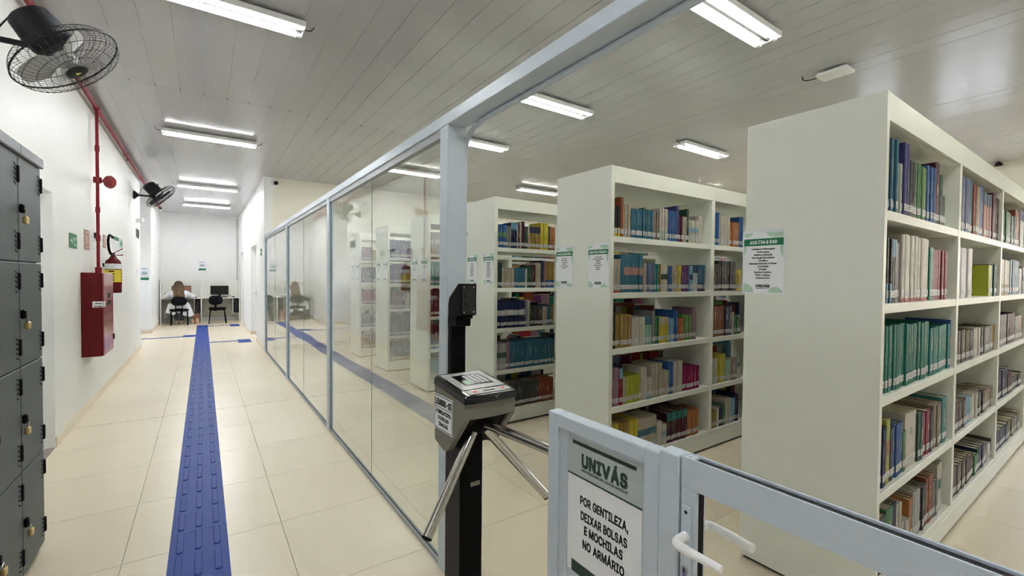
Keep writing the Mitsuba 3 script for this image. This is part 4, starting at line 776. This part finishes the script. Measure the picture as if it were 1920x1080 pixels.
part(gt, 'bottom_rail', rbox(GX0 + 0.003, GX1 - 0.006, Y0 + 0.05, 0.588, 0.06, 0.14, 0.002), 'aluminium_white'); part(gt, 'groove_strip', box(GX0 + 0.012, GX1 - 0.014, 0.5872, 0.5882, 0.14, 0.932), 'black_slot')  # black strip painted in for the dark of the stile's empty glass groove
gx = GX0 + 0.003
lk = part(gt, 'lock_plate', rbox(gx - 0.006, gx, 0.598, 0.624, 0.655, 0.893, 0.003), 'aluminium_white')
part(lk, 'screw', cat([lathe([(0.0042, 0), (0.0035, 0.001), (0, 0.0012)], (gx - 0.006, 0.611, z), -EX, 12) for z in (0.878, 0.688)]), 'dark_grey')
part(lk, 'keyhole', cat(lathe([(0.0085, 0), (0.0085, 0.003), (0.006, 0.0035), (0, 0.0035)], (gx - 0.006, 0.611, 0.742), -EX, 16), box(gx - 0.009, gx - 0.006, 0.6065, 0.6155, 0.722, 0.742)), 'steel'); part(lk, 'key_slot', box(gx - 0.0102, gx - 0.0094, 0.6098, 0.6122, 0.737, 0.747), 'black_slot')
part(gt, 'lever', tube(np.vstack([[(gx - 0.004, 0.611, 0.822), (gx - 0.028, 0.611, 0.822)], bezier([(gx - 0.034, 0.611, 0.822), (gx - 0.052, 0.611, 0.822), (gx - 0.052, 0.585, 0.821)], 6), [(gx - 0.050, 0.555, 0.820), (gx - 0.046, 0.500, 0.818)]]), np.array([.0105] * 2 + [.0105] * 6 + [.0095, .0085]), 14), 'lamp_white', smooth=40)
gb = GX1 - 0.006
part(gt, 'lever', tube(np.vstack([[(gb + 0.002, 0.611, 0.822), (gb + 0.03, 0.611, 0.822)], bezier([(gb + 0.036, 0.611, 0.822), (gb + 0.05, 0.611, 0.822), (gb + 0.05, 0.585, 0.821)], 6), [(gb + 0.05, 0.555, 0.82), (gb + 0.046, 0.500, 0.818)]]), np.array([.0105] * 2 + [.0105] * 6 + [.0105, .0105]), 14), 'lamp_white', smooth=40)
part(gt, 'hinge', cat([cyl((0.949, Y0 - 0.010, z), (0.949, Y0 - 0.010, z + 0.1), 0.01, 12) for z in (0.2, 0.75)]), 'aluminium_white')
k = thing('gate_post', 'white hinge post at the near end of the swing gate', 'post'); part(k, 'tube', rbox(GX0, GX1, Y0 - 0.075, Y0 - 0.021, 0.0, 1.004, 0.003), 'aluminium_white')

# ------------------------------------------------------------------ study desks at the end of the corridor
dk = thing('study_desk', 'white double study carrel desk against the end wall', 'desk'); DY0, DY1, DZ = 16.20, 16.86, 0.755
for x in (-1.02, -0.062, 0.915): part(dk, 'side_panel', rbox(x, x + 0.03, DY0, DY1, 0.0, 1.30, 0.002), 'desk_white')
for xa, xb in ((-0.99, -0.062), (-0.032, 0.915)):
    part(dk, 'desktop', rbox(xa, xb, DY0 + 0.01, DY1, DZ - 0.028, DZ, 0.002), 'desk_white'); part(dk, 'modesty_panel', box(xa, xb, DY1 - 0.02, DY1, 0.12, DZ - 0.028), 'desk_panel'); part(dk, 'back_panel', box(xa, xb, DY1 - 0.015, DY1, DZ, 1.28), 'desk_white')
    part(dk, 'tower_bay', cat(rbox(xb - 0.165, xb - 0.150, DY0 + 0.03, DY1 - 0.05, 0.26, DZ - 0.028, 0.002), rbox(xb - 0.150, xb, DY0 + 0.03, DY1 - 0.05, 0.26, 0.275, 0.002)), 'desk_white')
for xb, lab in ((-0.062, 'black computer tower under the desk beside the brown bag'), (0.915, 'black computer tower in the bay under the right desk')):
    k = thing('computer_tower', lab, 'computer'); part(k, 'case', rbox(xb - 0.142, xb - 0.010, DY0 + 0.045, DY1 - 0.12, 0.2755, 0.70, 0.004), 'black_plastic'); part(k, 'front_panel', rbox(xb - 0.138, xb - 0.014, DY0 + 0.039, DY0 + 0.045, 0.29, 0.69, 0.003), 'black_gloss')
def monitor(cx, lab, screen):
    k = thing('monitor', lab, 'monitor'); y = 16.50
    part(k, 'bezel', rbox(cx - 0.235, cx + 0.235, y, y + 0.03, 0.835, 1.112, 0.005), 'black_plastic'); part(k, 'screen', box(cx - 0.222, cx + 0.222, y - 0.0015, y, 0.852, 1.100), screen)
    part(k, 'stand', cat(rbox(cx - 0.03, cx + 0.03, y + 0.01, y + 0.035, 0.765, 0.85, 0.004), rbox(cx - 0.10, cx + 0.10, y - 0.06, y + 0.09, DZ, DZ + 0.012, 0.005)), 'black_plastic'); return k
mk = monitor(-0.53, 'monitor showing a warm brown picture behind the seated person', 'screen_brown'); part(mk, 'picture_detail', cat(box(-0.50, -0.36, 16.497, 16.4985, 0.86, 0.96), box(-0.45, -0.34, 16.497, 16.4985, 0.965, 0.99)), 'bag_brown')
monitor(0.42, 'switched off black monitor on the right desk', 'black_gloss')
for cx, lab in ((0.49, 'black keyboard in front of the switched off monitor'), (-0.22, 'black keyboard beside the seated person')):
    k = thing('keyboard', lab, 'keyboard'); L = 0.2 if cx > 0 else 0.12; part(k, 'body', rbox(cx - L, cx + L * 0.6, 16.26, 16.40, DZ, DZ + 0.018, 0.005), 'black_plastic'); part(k, 'keys', cat([rbox(cx - L + 0.012 + q * 0.032, cx - L + 0.038 + q * 0.032, 16.27 + r * 0.03, 16.295 + r * 0.03, DZ + 0.017, DZ + 0.024, 0.003) for q in range(int((1.6 * L - 0.02) / 0.032)) for r in range(4)]), 'dark_grey')
k = thing('computer_mouse', 'black mouse at the right end of the right desk', 'mouse'); part(k, 'body', ball((0.78, 16.32, DZ + 0.016), 0.04, 2, (1, 1, 1)).apply_transform(np.array([[0.8, 0, 0, 0.156], [0, 1.3, 0, -4.896], [0, 0, 0.42, (DZ + 0.016) * 0.58], [0, 0, 0, 1]])), 'black_plastic', smooth=True); part(k, 'cable', tube(bezier([(0.78, 16.37, DZ + 0.012), (0.74, 16.5, DZ + 0.05), (0.62, 16.5, DZ + 0.04), (0.58, 16.62, DZ + 0.006)], 10), 0.004, 6), 'black_plastic')
k = thing('pen_cup', 'small grey cup with pens on the left end of the left desk', 'pen holder'); part(k, 'cup', lathe([(0.032, 0), (0.035, 0.09), (0.031, 0.09), (0.029, 0.006), (0, 0.006)], (-0.90, 16.40, DZ), EZ, 16), 'dark_grey', smooth=40)
for q in range(3): part(k, 'pen', cyl((-0.905 + q * 0.008, 16.40, DZ + 0.01), (-0.925 + q * 0.022, 16.39 + q * 0.01, DZ + 0.16), 0.004, 6), ('ink_black', 'red_pipe', 'fan_grey')[q])
# chairs
def pad(cx, cy, cz, hx, hy, hz, r=0.03):
    return hull([(cx + sx * (hx - r) + r * math.cos(a) * math.cos(e), cy + sy * (hy - min(r, hy * .9)) + min(r, hy * .9) * math.sin(e), cz + sz * (hz - r) + r * math.sin(a) * math.cos(e)) for sx in (-1, 1) for sy in (-1, 1) for sz in (-1, 1) for a in np.linspace(0, 2 * math.pi, 12, endpoint=False) for e in (-1.2, -0.6, 0, 0.6, 1.2)])
def seat(cx, cy, cz, hx, hy, hz): return hull([(cx + sx * (hx - 0.05) + 0.05 * math.cos(a), cy + sy * (hy - 0.05) + 0.05 * math.sin(a), cz + z) for sx in (-1, 1) for sy in (-1, 1) for a in np.linspace(0, 2 * math.pi, 16, endpoint=False) for z in (-hz, hz * 0.4)] + [(cx + sx * (hx - 0.07), cy + sy * (hy - 0.07), cz + hz) for sx in (-1, 1) for sy in (-1, 1)])
c1 = thing('office_chair', 'black padded chair with straight legs under the seated person', 'chair'); cx, cy = -0.56, 15.72
part(c1, 'backrest', pad(cx, cy - 0.02, 0.69, 0.185, 0.035, 0.125, 0.11), 'chair_fabric', smooth=50); part(c1, 'seat', seat(cx, cy + 0.26, 0.445, 0.225, 0.21, 0.03), 'chair_fabric', smooth=40)
for s in (-0.08, 0.08): part(c1, 'back_support', tube([(cx + s, cy - 0.005, 0.62), (cx + s, cy + 0.0, 0.45), (cx + s, cy + 0.08, 0.405), (cx + s, cy + 0.25, 0.405)], 0.011, 8), 'black_plastic', smooth=40)
for sx in (-0.185, 0.185):
    for sy in (0.06, 0.43): part(c1, 'leg', tube([(cx + sx, cy + sy, 0.405), (cx + sx * 1.03, cy + sy, 0.0)], 0.016, 10), 'black_plastic')
part(c1, 'stretcher', cat(*[tube([(cx - 0.185, cy + sy, 0.402), (cx + 0.185, cy + sy, 0.402)], 0.012, 8) for sy in (0.06, 0.43)]), 'black_plastic')
c2 = thing('office_chair', 'empty black padded chair with looped sled legs at the right desk', 'chair'); cx, cy = 0.30, 15.72
part(c2, 'backrest', pad(cx, cy - 0.02, 0.70, 0.172, 0.035, 0.135, 0.11), 'chair_fabric', smooth=50); part(c2, 'seat', seat(cx + 0.05, cy + 0.26, 0.445, 0.215, 0.21, 0.03), 'chair_fabric', smooth=40)
part(c2, 'back_support', cat(rbox(cx - 0.03, cx + 0.03, cy - 0.005, cy + 0.015, 0.38, 0.60, 0.004), rbox(cx - 0.03, cx + 0.03, cy + 0.0, cy + 0.20, 0.38, 0.40, 0.004)), 'black_plastic')
for s in (-1, 1):
    xs = cx + 0.05 + s * 0.185; lp = [(xs - s * 0.02, cy + 0.10, 0.41), (xs, cy + 0.06, 0.30), (xs + s * 0.03, cy + 0.02, 0.05), (xs + s * 0.03, cy + 0.05, 0.0125), (xs + s * 0.03, cy + 0.42, 0.0125), (xs + s * 0.02, cy + 0.45, 0.05), (xs, cy + 0.42, 0.30), (xs - s * 0.02, cy + 0.40, 0.41)]
    part(c2, 'leg_loop', tube(lp, 0.0115, 8), 'black_plastic', smooth=40)
part(c2, 'stretcher', cat(*[tube([(cx + 0.05 - 0.18, cy + sy, 0.405), (cx + 0.05 + 0.18, cy + sy, 0.405)], 0.011, 8) for sy in (0.10, 0.40)]), 'black_plastic')

# ------------------------------------------------------------------ the seated person
def body(bones, edge, it=8):
    M = m3.Manifold()
    for p, q, a, b in bones:
        A = m3.Manifold.sphere(a, 20).translate(tuple(map(float, p))); B = m3.Manifold.sphere(b, 20).translate(tuple(map(float, q))); M = M + m3.Manifold.batch_hull([A, B])
    M = M.refine_to_length(edge); g = M.to_mesh(); t = trimesh.Trimesh(g.vert_properties[:, :3], g.tri_verts, process=True); trimesh.smoothing.filter_taubin(t, iterations=it); return t
pk = thing('person', 'seated person with long light brown hair in a white coat, seen from behind', 'person'); px = -0.56
hip, chest, neck, head = np.array([px, 15.96, 0.56]), np.array([px - 0.01, 16.03, 0.86]), np.array([px - 0.02, 16.06, 1.00]), np.array([px - 0.025, 16.09, 1.115])
bones = [(hip - (0.09, 0, 0), hip + (0.09, 0, 0), 0.115, 0.115), (hip, chest, 0.14, 0.135), (chest - (0.09, 0, 0), chest + (0.09, 0, 0), 0.105, 0.105), (chest, neck, 0.09, 0.055), (neck, head, 0.052, 0.06),
         (head, head + (0, 0.02, 0.03), 0.083, 0.09), (head + (0, 0.06, -0.04), head + (0, 0.07, -0.055), 0.045, 0.035), (head + (0, 0.112, -0.01), head + (0, 0.1, 0.015), 0.011, 0.008)]
hands = []
for s in (-1, 1):
    sh, el, wr = chest + (s * 0.165, 0.0, 0.045), np.array([px + s * 0.315, 16.12, 0.795]), np.array([px + s * 0.15, 16.33, 0.79])
    pm = wr + np.array([-s * 0.06, 0.05, -0.004]); bones += [(chest + (s * 0.1, 0, 0.04), sh, 0.07, 0.06), (sh, el, 0.056, 0.043), (el, wr, 0.042, 0.028), (wr, pm, 0.026, 0.024)]
    kn, an, toe = np.array([px + s * 0.10, 16.33, 0.50]), np.array([px + s * 0.06 - 0.02, 16.20, 0.10]), np.array([px + s * 0.07 - 0.02, 16.38, 0.04])
    bones += [(hip + (s * 0.08, 0, -0.01), kn, 0.085, 0.06), (kn, an, 0.058, 0.038)]
    dv = np.array([-s * 0.66, 0.75, 0.0]); sd = np.array([0.75 * s, 0.66, 0]) * 1.0
    for q, L in enumerate((0.064, 0.074, 0.069, 0.054)):
        b0 = pm + dv * 0.012 + sd * (q - 1.5) * 0.0135; b1 = b0 + dv * L * 0.5 + EZ * 0.006; b2 = b1 + dv * L * 0.5 - EZ * 0.014; bones += [(b0, b1, 0.009, 0.0085), (b1, b2, 0.0085, 0.0075)]
    t0 = wr * 0.5 + pm * 0.5 - sd * 0.018; bones += [(t0, t0 - sd * 0.02 + dv * 0.022, 0.0105, 0.0095), (t0 - sd * 0.02 + dv * 0.022, t0 - sd * 0.022 + dv * 0.048, 0.0092, 0.008)]
for s in (-1, 1): bones += [(head + (s * 0.088, 0.0, -0.005), head + (s * 0.09, 0.005, 0.02), 0.012, 0.014)]
part(pk, 'body', body(bones, 0.012), 'skin', smooth=True)
part(pk, 'eyes', cat(*[ball(head + (s * 0.034, 0.098, 0.018), 0.011, 2) for s in (-1, 1)]), 'paper', smooth=True); part(pk, 'mouth', tube(bezier([head + (-0.024, 0.101, -0.05), head + (0, 0.113, -0.053), head + (0.024, 0.101, -0.05)], 6), 0.004, 6), 'sign_red_pale')
coat = [(hip - (0.09, 0, 0.0), hip + (0.09, 0, 0), 0.135, 0.135), (hip, chest, 0.158, 0.152), (chest - (0.1, 0, 0), chest + (0.1, 0, 0), 0.12, 0.12), (chest, neck - (0, 0, 0.03), 0.11, 0.075)]
for s in (-1, 1):
    sh, el, wr = chest + (s * 0.165, 0.0, 0.045), np.array([px + s * 0.315, 16.12, 0.805]), np.array([px + s * 0.155, 16.325, 0.797])
    coat += [(chest + (s * 0.1, 0, 0.04), sh, 0.09, 0.078), (sh, el, 0.073, 0.062), (el, wr, 0.058, 0.042)]
part(pk, 'coat', body(coat, 0.02, 10), 'coat', smooth=True)
# coat tails hanging over both sides of the seat, open in the middle
def tail(x0, x1, z1, zlow, y, flare, seed):
    r = random.Random(seed); n, mrows = 14, 9; V = []
    for i in range(mrows):
        s = i / (mrows - 1)
        for j in range(n):
            u = j / (n - 1); x = (x0 + (x1 - x0) * u) + flare * s * (u if flare > 0 else 1 - u); z = z1 + (zlow + 0.03 * math.sin(5 * u + seed) - z1) * s
            V.append((x, y - 0.012 * math.sin(9 * u + seed) * (0.3 + s) + 0.03 * math.sin(2.2 * s) - (0.02 * s), z))
    F = [f for i in range(mrows - 1) for j in range(n - 1) for q in [i * n + j] for f in ((q, q + 1, q + n + 1), (q, q + n + 1, q + n))]
    a = trimesh.Trimesh(np.array(V), F, process=False); b = a.copy(); b.invert(); b.apply_translation((0, 0.004, 0)); return cat(a, b)
part(pk, 'coat_tail', tail(px - 0.25, px - 0.085, 0.62, 0.33, 15.79, -0.06, 1), 'coat', smooth=True); part(pk, 'coat_tail', tail(px + 0.085, px + 0.24, 0.62, 0.26, 15.79, 0.10, 2), 'coat', smooth=True); part(pk, 'coat_tail', tail(px - 0.06, px + 0.05, 0.58, 0.37, 15.83, 0.0, 3), 'coat', smooth=True)
part(pk, 'trousers', body([(hip + (-0.08, 0.02, -0.01), hip + (0.08, 0.02, -0.01), 0.12, 0.12)] + [b for s in (-1, 1) for b in ((hip + (s * 0.08, 0, -0.01), np.array([px + s * 0.10, 16.33, 0.50]), 0.098, 0.072), (np.array([px + s * 0.10, 16.33, 0.50]), np.array([px + s * 0.06 - 0.02, 16.20, 0.13]), 0.07, 0.05))], 0.02), 'trousers', smooth=True)
for s in (-1, 1):
    an = np.array([px + s * 0.06 - 0.02, 16.20, 0.05]); part(pk, 'shoe', body([(an + (0, -0.03, -0.008), an + (0, 0.0, 0.03), 0.04, 0.042), (an + (0, -0.02, -0.012), an + (s * 0.012, 0.15, -0.018), 0.036, 0.03)], 0.012), 'bag_tan', smooth=True)
hr = body([(head + (0, -0.005, 0.03), head + (0, 0.0, 0.045), 0.098, 0.1), (head + (0, -0.035, 0.02), chest + (0.0, -0.155, 0.0), 0.095, 0.075), (head + (-0.03, -0.03, 0.0), chest + (-0.085, -0.145, -0.03), 0.082, 0.05), (head + (0.03, -0.03, 0.0), chest + (0.085, -0.145, -0.04), 0.082, 0.048), (head + (-0.06, 0.03, 0.02), chest + (-0.10, -0.02, 0.1), 0.05, 0.035), (head + (0.06, 0.03, 0.02), chest + (0.10, -0.02, 0.1), 0.05, 0.035)], 0.010, 4)
v = np.array(hr.vertices); ang = np.arctan2(v[:, 0] - head[0], v[:, 1] - head[1]); gr = 0.006 * np.sin(ang * 22 + v[:, 2] * 6 + np.sin(v[:, 2] * 14)) + 0.003 * np.sin(ang * 51 + v[:, 2] * 9); nn = np.array(hr.vertex_normals); v = v + nn * gr[:, None]
s01 = np.clip((1.20 - v[:, 2]) / 0.34, 0, 1)[:, None]; strand = (0.5 + 0.5 * np.sin(ang * 22 + v[:, 2] * 6))[:, None]
part(pk, 'hair', trimesh.Trimesh(v, hr.faces, process=False), 'hair', smooth=True, color=np.array((0.060, 0.034, 0.018)) * (1 - s01) + np.array((0.15, 0.088, 0.040)) * s01 * (0.7 + 0.3 * strand) + 0.0 * s01)
bg = thing('handbag', 'brown and tan handbag slumped on the floor under the desk', 'bag')
def sack(c, sx, sy, sz, seed):
    m = trimesh.creation.icosphere(3, 1.0); q = np.array(m.vertices); q *= (1 + 0.16 * (meshkit.fbm(q * 1.8 + seed, 3, seed) - 0.5) * 2)[:, None]; q[:, 2] = np.where(q[:, 2] < -0.75, -0.75, q[:, 2]); q = q * (sx, sy, sz); q[:, 2] -= q[:, 2].min(); m.vertices = q + c; return m
part(bg, 'body', sack(np.array((-0.17, 16.06, 0.0)), 0.105, 0.085, 0.16, 1), 'bag_brown', smooth=True); part(bg, 'side_pouch', sack(np.array((-0.255, 16.03, 0.0)), 0.045, 0.07, 0.085, 4), 'bag_tan', smooth=True); part(bg, 'front_pocket', sack(np.array((-0.14, 15.98, 0.0)), 0.045, 0.025, 0.10, 7), 'bag_tan', smooth=True)
part(bg, 'strap', tube(bezier([(-0.25, 16.06, 0.20), (-0.22, 16.05, 0.42), (-0.13, 16.06, 0.42), (-0.10, 16.06, 0.20)], 14), 0.008, 8), 'bag_brown', smooth=40)
